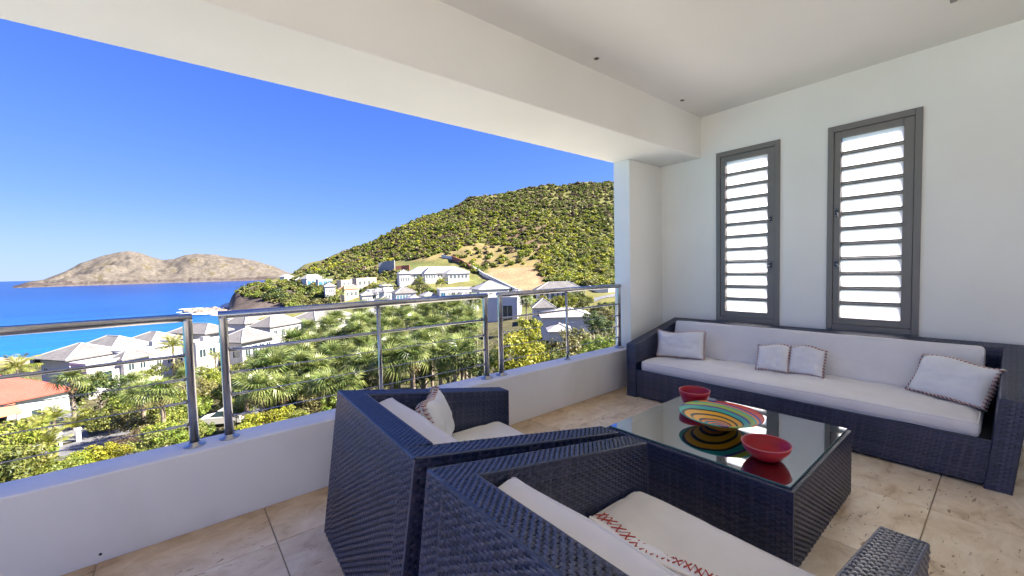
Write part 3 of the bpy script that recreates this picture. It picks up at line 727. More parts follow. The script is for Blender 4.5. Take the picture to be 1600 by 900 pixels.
# the dry island across the bay
SIL = [(14, 450), (24, 446), (45, 440), (70, 436), (100, 425), (130, 410), (165, 398), (190, 393), (205, 391), (222, 393.5), (240, 400), (258, 405), (275, 404), (290, 398), (312, 395.5), (340, 397), (370, 402.5), (400, 407), (430, 415), (452, 425), (480, 431), (520, 440), (600, 446)]
V, C_ = [], []; npx, nt_ = 220, 60
for i in range(npx+1):
    px = 14+i*(600-14)/npx
    ys_ = np.interp(px, [a for a, b in SIL], [b for a, b in SIL])
    d0 = np.interp(px, [14, 380, 600], [1150, 1560, 1800]); u = (px-800)/FPX
    for j in range(nt_+1):
        t = j/nt_; d = d0+t*460; p = FH*d+RH*(u*d)
        yh = pix(p*20+Vector((0, 0, 1.3)))[1]
        hr = (yh-ys_)*(d0+210)/FPX+1.3-SEA
        f = min(1, t/.455); f = f**.8 if t < .455 else max(0, 1-((t-.455)/.545)**1.5)
        rav = fbm(p.x, p.y, 150, 5)
        z = SEA-2+hr*f+2*f*0 + (rav*26+13*fbm(p.x+500, p.y, 42, 4)-16*max(0, fbm(p.x*.8+p.y*.4, p.y*.3, 60, 2)))*min(1, t*6)*(1-f**6 if t < .46 else .2)*min(1, hr/60)
        cl = min(1, t/.03)*min(8, hr*.5)*(1+.5*fbm(p.x, p.y, 40, 3)); z += cl*(1-f)
        V.append((p.x, p.y, max(SEA-3, z)))
        n1, n2 = fbm(p.x, p.y, 45, 4), fbm(p.x, p.y, 14, 2)
        c = np.array((.125, .108, .09))*(1+.3*n1)
        if n1+.6*n2 > .42: c = np.array((.10, .085, .055))
        if z < SEA+13+9*n1: c = np.array((.07, .056, .052))*(1+.5*n2)
        if z < SEA+.7: c = np.array((.13, .11, .10))
        C_.append((*np.clip(c, .02, 1), 1))
idx = np.arange((npx+1)*(nt_+1)).reshape(npx+1, nt_+1)
F = np.stack([idx[:-1, :-1], idx[1:, :-1], idx[1:, 1:], idx[:-1, 1:]], -1).reshape(-1, 4)
mt2 = M['ground'].copy(); mt2.name = 'island_soil'
for n_ in mt2.node_tree.nodes:
    if n_.type == 'TEX_NOISE': n_.inputs['Scale'].default_value = .12
me = np_mesh('island', V, F, mt2, True)
me.color_attributes.new('soil', 'FLOAT_COLOR', 'POINT').data.foreach_set('color', np.array(C_, np.float32).ravel())
tag(inst('island', me), kind='structure')

# surf and beach boulders at the foot of the headland
M['foam'] = mat('foam', (.8, .82, .82), .9)
fo = MB(); rs = random.Random(4)
for k in range(40):
    px = rs.uniform(292, 352); d = rs.uniform(214, 256)
    p = FH*d+RH*((px-800)/FPX*d); a = rs.uniform(0, 3); n_ = 9; rr_ = rs.uniform(.8, 3.2)
    b = len(fo.v)
    fo.add([(p.x+rr_*(1+.4*rs.random())*math.cos(2*math.pi*i/n_)*1.9, p.y+rr_*(1+.5*rs.random())*math.sin(2*math.pi*i/n_), SEA+.05+.01*k) for i in range(n_)], [tuple(range(n_))])
o = fo.build('surf', M['foam']); tag(o, kind='structure')
M['rock'] = mat('beach_rock', (.22, .17, .13), .9); noise_col(M['rock'], (.13, .10, .085), (.30, .235, .18), .8, 6, bump=.6, bscale=3, bdist=.1)
def boulder(r, seed):
    bm = bmesh.new(); bmesh.ops.create_icosphere(bm, subdivisions=2, radius=r)
    for v in bm.verts: v.co *= 1+.35*noise.noise(v.co/r*1.3+Vector((seed, 0, 0))); v.co.z *= .6
    me = bpy.data.meshes.new('boulder'); bm.to_mesh(me); bm.free(); me.materials.append(M['rock']); return me
BORD = ['leftmost']+[n+' from left' for n in 'second third fourth fifth sixth seventh eighth ninth tenth eleventh'.split()]+['rightmost']
bms = [boulder(2.2, k*7.1) for k in range(3)]
for k, (px, d) in enumerate([(292, 232), (300, 240), (306, 225), (312, 236), (317, 222), (321, 244), (327, 230), (333, 248), (339, 238), (345, 228), (351, 240), (358, 222)]):
    p = FH*d+RH*((px-800)/FPX*d); o = inst('boulder', bms[k % 3], None, (p.x, p.y, SEA+.3), (0, 0, k), (1.2, .9, 1))
    tag(o, 'brown shore boulder in surf by the headland cliff, '+BORD[k], 'boulder', 'boulders in the surf below the headland')

# ================================================================== HOUSES
def wallmat(name, c): 
    m_ = mat(name, c, .85, spec=.2); noise_col(m_, tuple(x*.93 for x in c), tuple(min(1, x*1.03) for x in c), .6, 6, .3, .7); return m_
M['render_white'] = wallmat('white_render', (.55, .535, .53))
M['render_beige'] = wallmat('beige_stone', (.46, .39, .31))
M['render_grey'] = wallmat('grey_concrete', (.30, .29, .29))
M['render_mint'] = wallmat('pale_mint_render', (.62, .74, .66))
def roofmat(name, c1, c2):
    m_ = mat(name, c1, .85, spec=.2)
    tc = N(m_, 'ShaderNodeTexCoord'); mp = N(m_, 'ShaderNodeMapping'); mp.inputs['Scale'].default_value = (1, 1, 1); L(m_, tc.outputs['Object'], mp.inputs[0])
    br = N(m_, 'ShaderNodeTexNoise', i_Scale=5.0, i_Detail=3, i_Roughness=.8); L(m_, mp.outputs[0], br.inputs['Vector'])
    n2 = N(m_, 'ShaderNodeTexNoise', i_Scale=.5, i_Detail=3); L(m_, mp.outputs[0], n2.inputs['Vector'])
    ad = N(m_, 'ShaderNodeMath', operation='MULTIPLY_ADD', i_1=.4); L(m_, n2.outputs[0], ad.inputs[0]); L(m_, br.outputs[0], ad.inputs[2])
    sx = N(m_, 'ShaderNodeSeparateXYZ'); L(m_, tc.outputs['Object'], sx.inputs[0])
    wv = N(m_, 'ShaderNodeMath', operation='MULTIPLY', i_1=38.); L(m_, sx.outputs[2], wv.inputs[0]); sn = N(m_, 'ShaderNodeMath', operation='SINE'); L(m_, wv.outputs[0], sn.inputs[0])
    a2 = N(m_, 'ShaderNodeMath', operation='MULTIPLY_ADD', i_1=.07); L(m_, sn.outputs[0], a2.inputs[0]); L(m_, ad.outputs[0], a2.inputs[2])
    rp = ramp(m_, [(.48, c1), (.9, c2)]); L(m_, a2.outputs[0], rp.inputs[0]); L(m_, rp.outputs[0], bsdf(m_).inputs['Base Color']); return m_
M['shingle'] = roofmat('weathered_shingle', (.10, .095, .095), (.24, .225, .215))
M['shingle_pale'] = roofmat('pale_shingle', (.24, .23, .235), (.42, .40, .40))
M['shingle_white'] = roofmat('white_shingle', (.42, .41, .42), (.58, .57, .58))
M['tile_red'] = roofmat('red_metal_roof', (.30, .075, .055), (.40, .11, .08))
M['tile_orange'] = roofmat('orange_tile', (.46, .19, .10), (.58, .27, .15))
M['roof_white'] = wallmat('white_flat_roof', (.66, .65, .63))
M['roof_grey'] = wallmat('grey_flat_roof', (.30, .30, .31))
M['pane'] = mat('window_pane', (.03, .05, .06), .08, spec=.8)
M['pane_blue'] = mat('blue_window_pane', (.03, .14, .22), .08, spec=.8)
M['white_wood'] = mat('white_joinery', (.74, .73, .71), .6)
M['ridge'] = mat('ridge_cap', (.42, .40, .385), .8)
M['teal_door'] = mat('teal_door', (.02, .10, .10), .4)
M['wood'] = mat('grey_wood', (.22, .18, .14), .8)
def reach(E, az, px):
    """how far along azimuth az from E the picture column px lies"""
    d = Vector((math.sin(R(az)), math.cos(R(az)), 0)); lo, hi = 0, 60
    x0 = pix(E)[0]; sgn = 1 if px > x0 else -1
    for _ in range(40):
        mid = (lo+hi)/2
        if sgn*(pix(E+d*mid)[0]-px) < 0: lo = mid
        else: hi = mid
    return hi
def window(par, face, L_, W_, u0, u1, z0, z1, pane='pane', name='window'):
    """frame and pane on the front (y=0) or left side (x=0) wall"""
    if face == 'f': T = Matrix(((1,0,0,0),(0,1,0,0),(0,0,1,0),(0,0,0,1)))
    elif face == 's': T = Matrix(((0,1,0,0),(-1,0,0,L_),(0,0,1,0),(0,0,0,1)))
    else: T = Matrix(((0,-1,0,W_),(1,0,0,0),(0,0,1,0),(0,0,0,1)))
    f = .07; m_ = MB()
    for a, b in (((u0, -.05, z0), (u0+f, .02, z1)), ((u1-f, -.05, z0), (u1, .02, z1)), ((u0+f, -.05, z0), (u1-f, .02, z0+f)), ((u0+f, -.05, z1-f), (u1-f, .02, z1)), (((u0+u1)/2-.03, -.045, z0+f), ((u0+u1)/2+.03, .02, z1-f))):
        m_.box(a, b, 0, T)
    o = m_.build(name, M['white_wood'], par)
    MB().box((u0+f, -.02, z0+f), (u1-f, .01, z1-f), 0, T).build('pane', M[pane], o)
    return o
def hip(mb, x0, y0, x1, y1, z, rise, kind='hip'):
    w_, d_ = x1-x0, y1-y0; t = .14
    if w_ >= d_: k = (0 if kind == 'gable' else d_/2); r0, r1 = Vector((x0+k, (y0+y1)/2, z+rise)), Vector((x1-k, (y0+y1)/2, z+rise))
    else: k = (0 if kind == 'gable' else w_/2); r0, r1 = Vector(((x0+x1)/2, y0+k, z+rise)), Vector(((x0+x1)/2, y1-k, z+rise))
    b = [(x0,y0,z-t),(x1,y0,z-t),(x1,y1,z-t),(x0,y1,z-t),(x0,y0,z),(x1,y0,z),(x1,y1,z),(x0,y1,z),r0,r1]
    f = [(3,2,1,0),(0,1,5,4),(1,2,6,5),(2,3,7,6),(3,0,4,7)]
    if w_ >= d_: f += [(4,5,9,8),(6,7,8,9),(5,6,9),(7,4,8)]
    else: f += [(5,6,9,8),(7,4,8,9),(4,5,8),(6,7,9)]
    mb.add(b, f)
    return [(Vector(b[4]), r0), (Vector(b[5]), r0 if w_ < d_ else r1), (Vector(b[6]), r1), (Vector(b[7]), r1 if w_ < d_ else r0), (r0, r1)]
def house(name, label, px, py, depth, az, fpx=None, spx=None, wf=None, ws=None, hw=3, rise=2, roof='hip', rm='shingle', wm='render_white', over=.45,
          wins=(), anchor='left', cat='house', group=None, caps=True, foot=1.5):
    """px,py,depth: the wall's near corner just under the eave; az: compass heading of the front wall"""
    E = at(px, py, depth=depth)
    if wf is None: wf = reach(E, az, fpx)
    if ws is None: ws = reach(E, az-90, spx)
    if anchor == 'right': E = E-Vector((math.sin(R(az)), math.cos(R(az)), 0))*wf
    t = empty(name, (E.x, E.y, E.z-hw), R(90-az)); tag(t, label, cat, group)
    MB().box((0, 0, -foot), (wf, ws, hw-.02)).build('wall', M[wm], t)
    rb = MB()
    if roof == 'flat':
        rb.box((-.1, -.1, hw-.018), (wf+.1, ws+.1, hw+.14)); rf = rb.build('roof', M[rm], t)
        q = MB(); q.box((-.12, -.12, hw+.142), (wf+.12, .1, hw+.45)).box((-.12, ws-.1, hw+.142), (wf+.12, ws+.12, hw+.45)).box((-.12, .1, hw+.142), (.1, ws-.1, hw+.45)).box((wf-.1, .1, hw+.142), (wf+.12, ws-.1, hw+.45))
        q.build('parapet', M[wm], rf)
        MB().box((wf*.6, ws*.4, hw+.142), (wf*.6+1.2, ws*.4+.9, hw+.95)).build('roof_unit', M['roof_grey'], rf)
    else:
        rid = hip(rb, -over, -over, wf+over, ws+over, hw+.13, rise, roof); rf = rb.build('roof', M[rm], t)
        if caps:
            q = MB()
            for a, b in rid:
                if (b-a).length > .3: q.tube([a+Vector((0,0,.03)), b+Vector((0,0,.03))], .10 if depth < 110 else .16, 6)
            q.build('ridge_cap', M['ridge'], rf)
    for w_ in wins:
        face, u0, u1, z0, z1 = w_[:5]; Ln = wf if face == 'f' else ws
        window(t, face, ws, wf, u0*Ln, u1*Ln, z0, z1, *(w_[5:]))
    return t
def row(face, n, z0, z1, fill=.55, a=.05, b=.95, *k):
    s = (b-a)/n; return [(face, a+i*s+s*(1-fill)/2, a+i*s+s*(1+fill)/2, z0, z1, *k) for i in range(n)]
# shore villas
t = house('red_roof_house', 'white house with red metal roof at the left edge by the driveway', 107, 610, 51.5, 64, wf=15, ws=9, hw=3.0, rise=2.6, rm='tile_red', anchor='right', caps=False, over=.6,
      wins=[('f', .78, .9, 0, 2.1, 'pane', 'door'), ('f', .55, .66, .9, 2.2), ('f', .36, .46, .9, 2.2)])
q = MB(); q.add([(0,-2.6,2.15),(10.4,-2.6,2.15),(10.4,-.62,2.85),(0,-.62,2.85),(0,-2.6,2.0),(10.4,-2.6,2.0),(10.4,-.62,2.7),(0,-.62,2.7)], [(0,1,2,3),(7,6,5,4),(0,4,5,1),(1,5,6,2),(2,6,7,3),(3,7,4,0)])
q.build('porch_roof', M['tile_orange'], t)
q = MB()
for x in (.4, 3.6, 6.9, 10.1): q.box((x-.12, -2.5, -1), (x+.12, -2.26, 2.0))
q.box((0, -2.45, -1), (10.2, -2.3, 1.0)); q.build('porch_wall', M['render_white'], t)
MB().box((10.6, -.08, 1.5), (14.9, .0, 2.9)).build('eave_panel', M['render_mint'], t)
GV = 'grey shingled villas along the shore'
house('villa', 'pale villa with lavender side wall and grey hip roof beside the red roofed house', 108, 563, 62, 56, 187, 63, hw=4.2, rise=1.8, over=.8, caps=True, group=GV, wins=[('s', .1, .25, 1.6, 2.8), ('f', .6, .85, 1, 2.6)])
house('villa', 'low flat roofed white villa wing with wide glass doors above the hedge', 135, 573, 57, 56, 232, 110, hw=3.6, roof='flat', rm='roof_grey', group=GV, wins=[('f', .10, .38, .2, 2.5), ('f', .52, .72, 1.0, 2.3), ('f', .78, .95, 1.0, 2.3)])
house('villa', 'small square pavilion with grey pyramid roof on the flat villa wing', 193, 563.5, 60.5, 56, 233, 178, hw=2.2, rise=1.15, caps=True, group=GV, wins=row('f', 2, .5, 1.8))
house('villa', 'grey hip roofed villa, second from the red roofed house', 177, 546, 72, 56, 224, 131, hw=4, rise=1.8, over=.9, caps=True, group=GV, wins=row('f', 3, 1, 2.6))
house('villa', 'grey hip roofed villa, third from the red roofed house, by the tall palm', 238, 536.5, 80, 56, 282, 200, hw=4, rise=1.7, over=.9, caps=True, group=GV, wins=row('f', 3, 1, 2.6))
house('villa', 'grey hip roofed villa behind the two railing posts nearest the sea', 322, 522, 86, 56, 356, 272, hw=3.4, rise=1.7, over=.9, caps=True, group=GV, wins=row('f', 2, 1, 2.5)+row('s', 3, 1, 2.5))
house('villa', 'flat roofed white villa block between the two close railing posts', 306, 539, 70, 56, 340, 284, hw=5.0, roof='flat', rm='roof_white', group=GV, wins=row('f', 2, 2.6, 4.1, .7))
house('villa', 'grey hip roofed villa with shutters at the near edge of the palm grove', 378, 535.5, 74, 56, 426, 343, hw=3.4, rise=1.9, over=.8, caps=True, group=GV, wins=row('f', 4, .5, 2.6, .75)+row('s', 2, .5, 2.6, .7))
house('villa', 'long grey roofed villa behind the shuttered villa near the surf', 422, 512, 100, 56, 470, 392, hw=3.2, rise=2.4, caps=True, group=GV, wins=row('f', 4, .6, 2.4)+row('s', 2, .6, 2.4))
house('villa', 'grey roofed villa seen just over the front of the palm grove', 493, 502, 118, 56, 550, 452, hw=3.2, rise=2.6, caps=True, group=GV, wins=row('f', 4, .6, 2.4))
house('villa', 'grey roofed villa closest to the sandy surf', 383, 507, 112, 56, 404, 352, hw=3, rise=1.8, caps=True, group=GV)
house('villa', 'pale roofed villa half hidden behind the top of the palm grove', 602, 491, 130, 56, 645, 560, hw=3.5, rise=2.0, rm='shingle_pale', group=GV, wins=row('f', 4, .6, 2.4))
house('villa', 'long flat grey roofed wing stepping down in front of the hip roofed villas', 196, 553, 66, 56, 292, 150, hw=4.2, roof='flat', rm='roof_grey', group=GV, wins=row('f', 5, 1.2, 2.6, .5))
# headland and hillside
GH = 'villas on the headland and lower hillside'
house('villa', 'small white cottage highest on the tip of the headland', 444, 433, 268, 64, 458, 437, hw=3.2, rise=1.5, rm='shingle_pale', group=GH, wins=row('f', 2, .5, 2.4))
house('villa', 'white headland villa with pale hip roof and blue glass fronts', 479, 436, 250, 64, 505, 471, hw=4.2, rise=2.4, rm='shingle_pale', group=GH, wins=row('f', 4, .4, 3.2, .8, .03, .97, 'pane_blue'))
house('villa', 'glass fronted annex beside the blue glass headland villa', 497, 438, 246, 64, 519, 493, hw=3.4, roof='flat', rm='roof_grey', group=GH, wins=row('f', 3, .3, 2.9, .9, .02, .98, 'pane_blue'))
house('villa', 'tiny white roofed villa in the trees above the headland', 531, 424.5, 290, 64, 546, 526, hw=3, rise=1.2, rm='shingle_pale', group=GH)
house('unfinished_house', 'beige stone house shell with rows of dark openings on the headland', 533, 439, 226, 64, 562, 526, hw=6.5, roof='flat', rm='render_beige', wm='render_beige', group=GH, wins=row('f', 4, 3.4, 5.4, .5)+row('f', 3, .4, 2.4, .5))
house('unfinished_house', 'taller beige stone house shell beside the first on the headland', 557, 436, 222, 64, 588, 550, hw=8, roof='flat', rm='render_beige', wm='render_beige', group=GH, wins=row('f', 4, 4.6, 6.8, .5)+row('f', 4, 1, 3.2, .5))
house('villa', 'beige villa with orange tiled hip roof below the stone shells', 538, 452.5, 204, 64, 560, 530, hw=5, rise=2.0, rm='tile_orange', wm='render_beige', group=GH, wins=row('f', 3, 1.6, 3.6, .55))
house('villa', 'white flat villa next to the small grey roofed cottage', 578, 454, 186, 64, 600, 572, hw=5, roof='flat', rm='roof_white', group=GH, wins=row('f', 2, 1, 3, .6))
house('villa', 'white villa with low pale roof between the stone shells and the cottage', 600, 457, 180, 64, 616, 592, hw=3.8, rise=1.8, rm='shingle_pale', group=GH, wins=row('f', 3, .6, 2.6, .7))
house('cottage', 'small white cottage with dark grey hip roof and teal glass', 619, 459, 170, 100, 650, ws=8, hw=3.4, rise=2.6, group=GH, wins=row('f', 4, .3, 2.7, .85, .02, .6, 'pane_blue'))
house('hotel', 'long white two storey building with many windows under the hill', 640, 428, 216, 104, 732, ws=12, hw=5.2, rise=3.4, rm='shingle_white', group=GH, cat='building', over=.8, wins=row('f', 18, 2.9, 4.6, .55)+row('f', 12, .3, 2.0, .6))
house('hotel_wing', 'small white hip roofed wing at the seaward end of the long white building', 624, 428, 212, 104, 641, ws=7, hw=5.5, rise=2.0, rm='shingle_pale', group=GH, cat='building', wins=row('f', 4, 1.6, 3.6, .6))
house('hotel_wing', 'gabled wing with blue grey roof on the middle of the long white building', 664, 428, 211, 104, 682, ws=9, hw=5.0, rise=3.0, rm='shingle_pale', group=GH, cat='building', wins=row('f', 4, 2.6, 4.3, .6))
house('hotel_wing', 'hip roofed wing on the uphill end of the long white building', 700, 428, 210, 104, 733, ws=11, hw=5.0, rise=3.2, rm='shingle_pale', group=GH, cat='building', wins=row('f', 5, 2.6, 4.3, .6))
house('villa', 'flat white villa with blue door and pool terrace above the palm grove', 687, 453, 166, 112, 742, ws=9, hw=4, roof='flat', rm='roof_white', group=GH, wins=[('f', .03, .16, .5, 2.8, 'pane_blue', 'door')]+row('f', 4, .8, 2.8, .6, .3, .97))
house('villa', 'white villa with steep pale pyramid roof under the diagonal wall', 749, 453, 158, 108, 795, ws=11, hw=4, rise=3.0, rm='shingle_pale', group=GH, wins=row('f', 4, .8, 2.6, .5))
house('villa', 'tall plain white house with wide garage door behind the third railing section', 757, 467, 116, 136, 808, ws=12, hw=6.5, roof='flat', rm='roof_white', group=GH, wins=[('f', .55, .85, 0, 4.6, 'pane', 'garage_door')])
t = house('villa', 'long grey hip roofed house with white balcony under the yellow green hill', 838, 455, 150, 128, 914, ws=10, hw=3.4, rise=2.9, group=GH, wins=row('f', 8, .3, 2.6, .6))
q = MB(); q.box((-1, -2.6, -.4), (16, -.02, -.15)).box((-1, -2.6, .75), (16, -2.5, .85))
for k in range(43): q.box((-1+k*.4, -2.58, -.15), (-.9+k*.4, -2.52, .75))
q.build('balcony', M['white_wood'], t)
house('villa', 'small tan pyramid roofed house below the white balcony', 834, 482, 104, 128, 866, ws=6, hw=2.6, rise=2.2, rm='tile_orange' if False else 'shingle', group=GH, wins=row('f', 2, .5, 2))
house('villa', 'low house with broad white roof behind the right railing section', 848, 497, 78, 130, 926, ws=8, hw=2.8, rise=1.3, rm='shingle_pale', group=GH, wins=[('f', .4, .46, .9, 1.7)])
house('villa', 'low pale roof just above the yellow green bushes', 860, 519, 64, 130, 892, ws=4, hw=2.4, rise=.9, rm='shingle_pale', group=GH)
for (px, py, dp, fx, wd, hw_, ri_, rm_, lab) in (
        (462, 438, 258, 474, 8, 3.4, 1.5, 'shingle', 'small grey roofed villa low on the headland beside the tip cottage'),
        (508, 448, 214, 524, 8, 4, 1.8, 'shingle_pale', 'white villa in the trees just seaward of the stone house shells'),
        (566, 462, 182, 582, 7, 3.6, 1.6, 'shingle_pale', 'white villa directly below the orange tiled villa'),
        (592, 471, 160, 612, 7, 3.4, 1.6, 'shingle', 'grey roofed villa peeking over the middle of the palm grove'),
        (640, 469, 156, 660, 7, 3.4, 1.6, 'shingle_pale', 'white villa between the teal glass cottage and the palm grove'),
        (664, 463, 168, 682, 7, 3.4, 1.5, 'shingle_pale', 'small white villa right of the teal glass cottage'),
        (716, 467, 140, 748, 8, 3.4, 1.7, 'shingle', 'grey roofed villa at the upper edge of the palm grove'),
        (806, 462, 140, 832, 8, 4, 1.7, 'shingle_pale', 'white villa between the garage house and the long grey roof'),
        (598, 447, 200, 614, 8, 4, 1.6, 'shingle_pale', 'white villa among palms left of the long white building')):
    house('villa', lab, px, py, dp, 100, fx, ws=wd, hw=hw_, rise=ri_, rm=rm_, group=GH, wins=row('f', 4, .8, 2.5, .55))
# walls and road on the slope
def wall_run(name, label, pts, h, th, mt, cat='wall'):
    """a wall following the ground through sight-line points"""
    P = [hit(*q) for q in pts]; P = [p for p in P if p]
    O = P[0].copy(); m_ = MB()
    for a, b in zip(P, P[1:]):
        d = Vector((b.x-a.x, b.y-a.y, 0)).normalized(); n_ = Vector((-d.y, d.x, 0))*th/2; U = Vector((0, 0, h)); D = Vector((0, 0, -1.2))
        m_.hexa([a-O-n_+D, b-O-n_+D, b-O+n_+D, a-O+n_+D, a-O-n_+U, b-O-n_+U, b-O+n_+U, a-O+n_+U])
    return tag(m_.build(name, mt, loc=O), label, cat)
wall_run('retaining_wall', 'grey concrete retaining wall under the hill beside red earth', [(592, 427), (600, 425), (617, 423)], 6.5, .6, M['render_grey'])
M['red_earth'] = wallmat('red_earth_wall', (.36, .14, .09))
wall_run('retaining_wall', 'red brown retaining wall next to the long white building', [(618, 424), (628, 423), (640, 422)], 3.2, .6, M['red_earth'])
wall_run('boundary_wall', 'white stepped wall running diagonally down the bare hillside', [(690, 402), (712, 406), (735, 418), (755, 431), (775, 441), (796, 452), (812, 460)], 1.8, .5, M['render_white'])
wall_run('boundary_wall', 'low red brown bank wall beside the diagonal white wall', [(706, 405), (722, 412), (735, 421)], 2.4, .4, M['red_earth'])
wall_run('boundary_wall', 'low pale blue wall along the road under the yellow green hill', [(921, 452), (935, 457), (950, 457), (972, 455)], 1.6, .4, M['render_white'])
def strip(name, pts, wid, mt, lift=.05, kind='structure'):
    P = []
    for a, b in zip(pts, pts[1:]):
        n_ = max(2, int((b-a).length/1.0))
        P += [a.lerp(b, i/n_) for i in range(n_)]
    P.append(pts[-1]); m_ = MB(); nw = 6
    for i, p in enumerate(P):
        d = P[min(i+1, len(P)-1)]-P[max(i-1, 0)]; d.z = 0; d.normalize(); s = Vector((-d.y, d.x, 0))
        for k in range(nw+1):
            q = p+s*(wid*(k/nw-.5)); m_.v.append((q.x, q.y, ground(q.x, q.y)+lift))
    for i in range(len(P)-1):
        for k in range(nw): m_.f.append((i*(nw+1)+k, i*(nw+1)+k+1, (i+1)*(nw+1)+k+1, (i+1)*(nw+1)+k)); m_.mi.append(0)
    return tag(m_.build(name, mt, None, True), kind=kind)
M['asphalt'] = mat('pale_asphalt', (.14, .14, .15), .9); noise_col(M['asphalt'], (.11, .11, .12), (.19, .185, .19), .8, 8, bump=.3, bscale=20, bdist=.02)
M['cobble'] = mat('cobble_drive', (.2, .2, .21), .9)
vo = N(M['cobble'], 'ShaderNodeTexVoronoi', i_Scale=5.0); tc = N(M['cobble'], 'ShaderNodeTexCoord'); L(M['cobble'], tc.outputs['Object'], vo.inputs['Vector'])
rp = ramp(M['cobble'], [(0, (.24, .235, .24)), (.6, (.15, .15, .155)), (.9, (.06, .06, .06))]); L(M['cobble'], vo.outputs[0], rp.inputs[0]); L(M['cobble'], rp.outputs[0], bsdf(M['cobble']).inputs['Base Color'])
strip('road', [hit(30, 745), hit(100, 708), hit(150, 694), hit(200, 676), hit(260, 663), hit(335, 652), hit(420, 640)], 5.0, M['asphalt'])
strip('driveway', [hit(109, 692), hit(104, 672), hit(103, 655), hit(97, 634)], 2.6, M['cobble'], .09)
strip('hill_road', [hit(915, 474), hit(935, 466), hit(965, 461)], 4, M['asphalt'], .12)
# gate posts and low wall by the driveway
for k, (px, py) in enumerate(((93, 698), (123, 690))):
    p = hit(px, py); t = empty('gate_post', p, .3); tag(t, ('white gate post by the driveway, on the side of the red roofed house', 'white gate post by the driveway, on the side of the hedge')[k], 'gate post', 'white gate posts of the driveway')
    MB().box((-.17, -.17, -.3), (.17, .17, 1.15)).build('shaft', M['render_white'], t); MB().box((-.23, -.23, 1.152), (.23, .23, 1.26)).build('cap', M['white_wood'], t)
def pw(px, py): return hit(px, py)
wall_run('garden_wall', 'low white garden wall between the red roofed house and the road', [(14, 722), (50, 706), (88, 697)], .55, .25, M['render_white'])
# fan unit on the villa's terrace, parked car
p = at(57, 566, depth=64); t = empty('air_conditioner', (p.x, p.y, p.z-.5), .6); tag(t, 'small dark rooftop fan unit beside the lavender villa wall', 'air conditioner')
MB().box((-.55, -.4, 0), (.55, .4, 1.1)).build('casing', M['roof_grey'], t); MB().lathe([(0, .03), (.42, .03), (.45, 0), (.45, -.05)], 20, Matrix.Translation((0, -.4, .55)) @ Matrix.Rotation(R(90), 4, 'X')).build('fan', M['latch'], t)
def car(loc, rz, label):
    t = empty('parked_car', loc, rz); tag(t, label, 'car')
    M['car_paint'] = mat('white_car_paint', (.62, .60, .55), .3, spec=.6); M['tyre'] = mat('tyre', (.02, .02, .02), .8)
    prof = [(-2.0,.35),(-2.05,.75),(-1.95,.95),(-1.55,1.0),(-1.3,1.05),(1.1,1.05),(1.9,.92),(2.05,.72),(2.05,.35)]
    def ext(prof, w0, name, mt, par, w1=None):
        n_ = len(prof); m_ = MB(); w1 = w1 or w0
        zmin, zmax = min(z for x, z in prof), max(z for x, z in prof)
        for s in (-1, 1):
            for x, z in prof: f_ = (z-zmin)/(zmax-zmin); m_.v.append((x, s*(w0*(1-f_)+w1*f_), z))
        m_.f = [tuple(range(n_))[::-1][::-1], tuple(range(n_, 2*n_))[::-1]]+[(i, i+n_, (i+1) % n_+n_, (i+1) % n_) for i in range(n_)]; m_.mi = [0]*len(m_.f)
        return m_.build(name, mt, par, bevel=.04)
    b = ext(prof, .86, 'body', M['car_paint'], t)
    ext([(-1.75, 1.0), (-1.55, 1.5), (-1.3, 1.62), (.1, 1.62), (.95, 1.06)], .80, 'windows', M['pane'], t, .66)
    ext([(-1.55, 1.6), (-1.35, 1.68), (.05, 1.68), (.2, 1.6)], .70, 'roof_panel', M['car_paint'], t, .62)
    for x in (-1.3, 1.3):
        for s in (-1, 1):
            wh = MB().tube([(x, s*.72, .33), (x, s*.9, .33)], .33, 20).build('wheel', M['tyre'], t)
            MB().tube([(x, s*.89, .33), (x, s*.92, .33)], .2, 14).build('rim', M['steel'], wh)
    for s in (-1, 1):
        MB().box((2.0, s*.62-.16, .68), (2.07, s*.62+.16, .84)).build('headlight', M['white_wood'], t); MB().box((-2.08, s*.62-.14, .72), (-2.0, s*.62+.14, .92)).build('tail_light', M['red_earth'], t)
p = hit(349, 664); car((p.x, p.y, ground(p.x, p.y)+.05), R(150), 'pale parked car half hidden behind a railing post by the road')

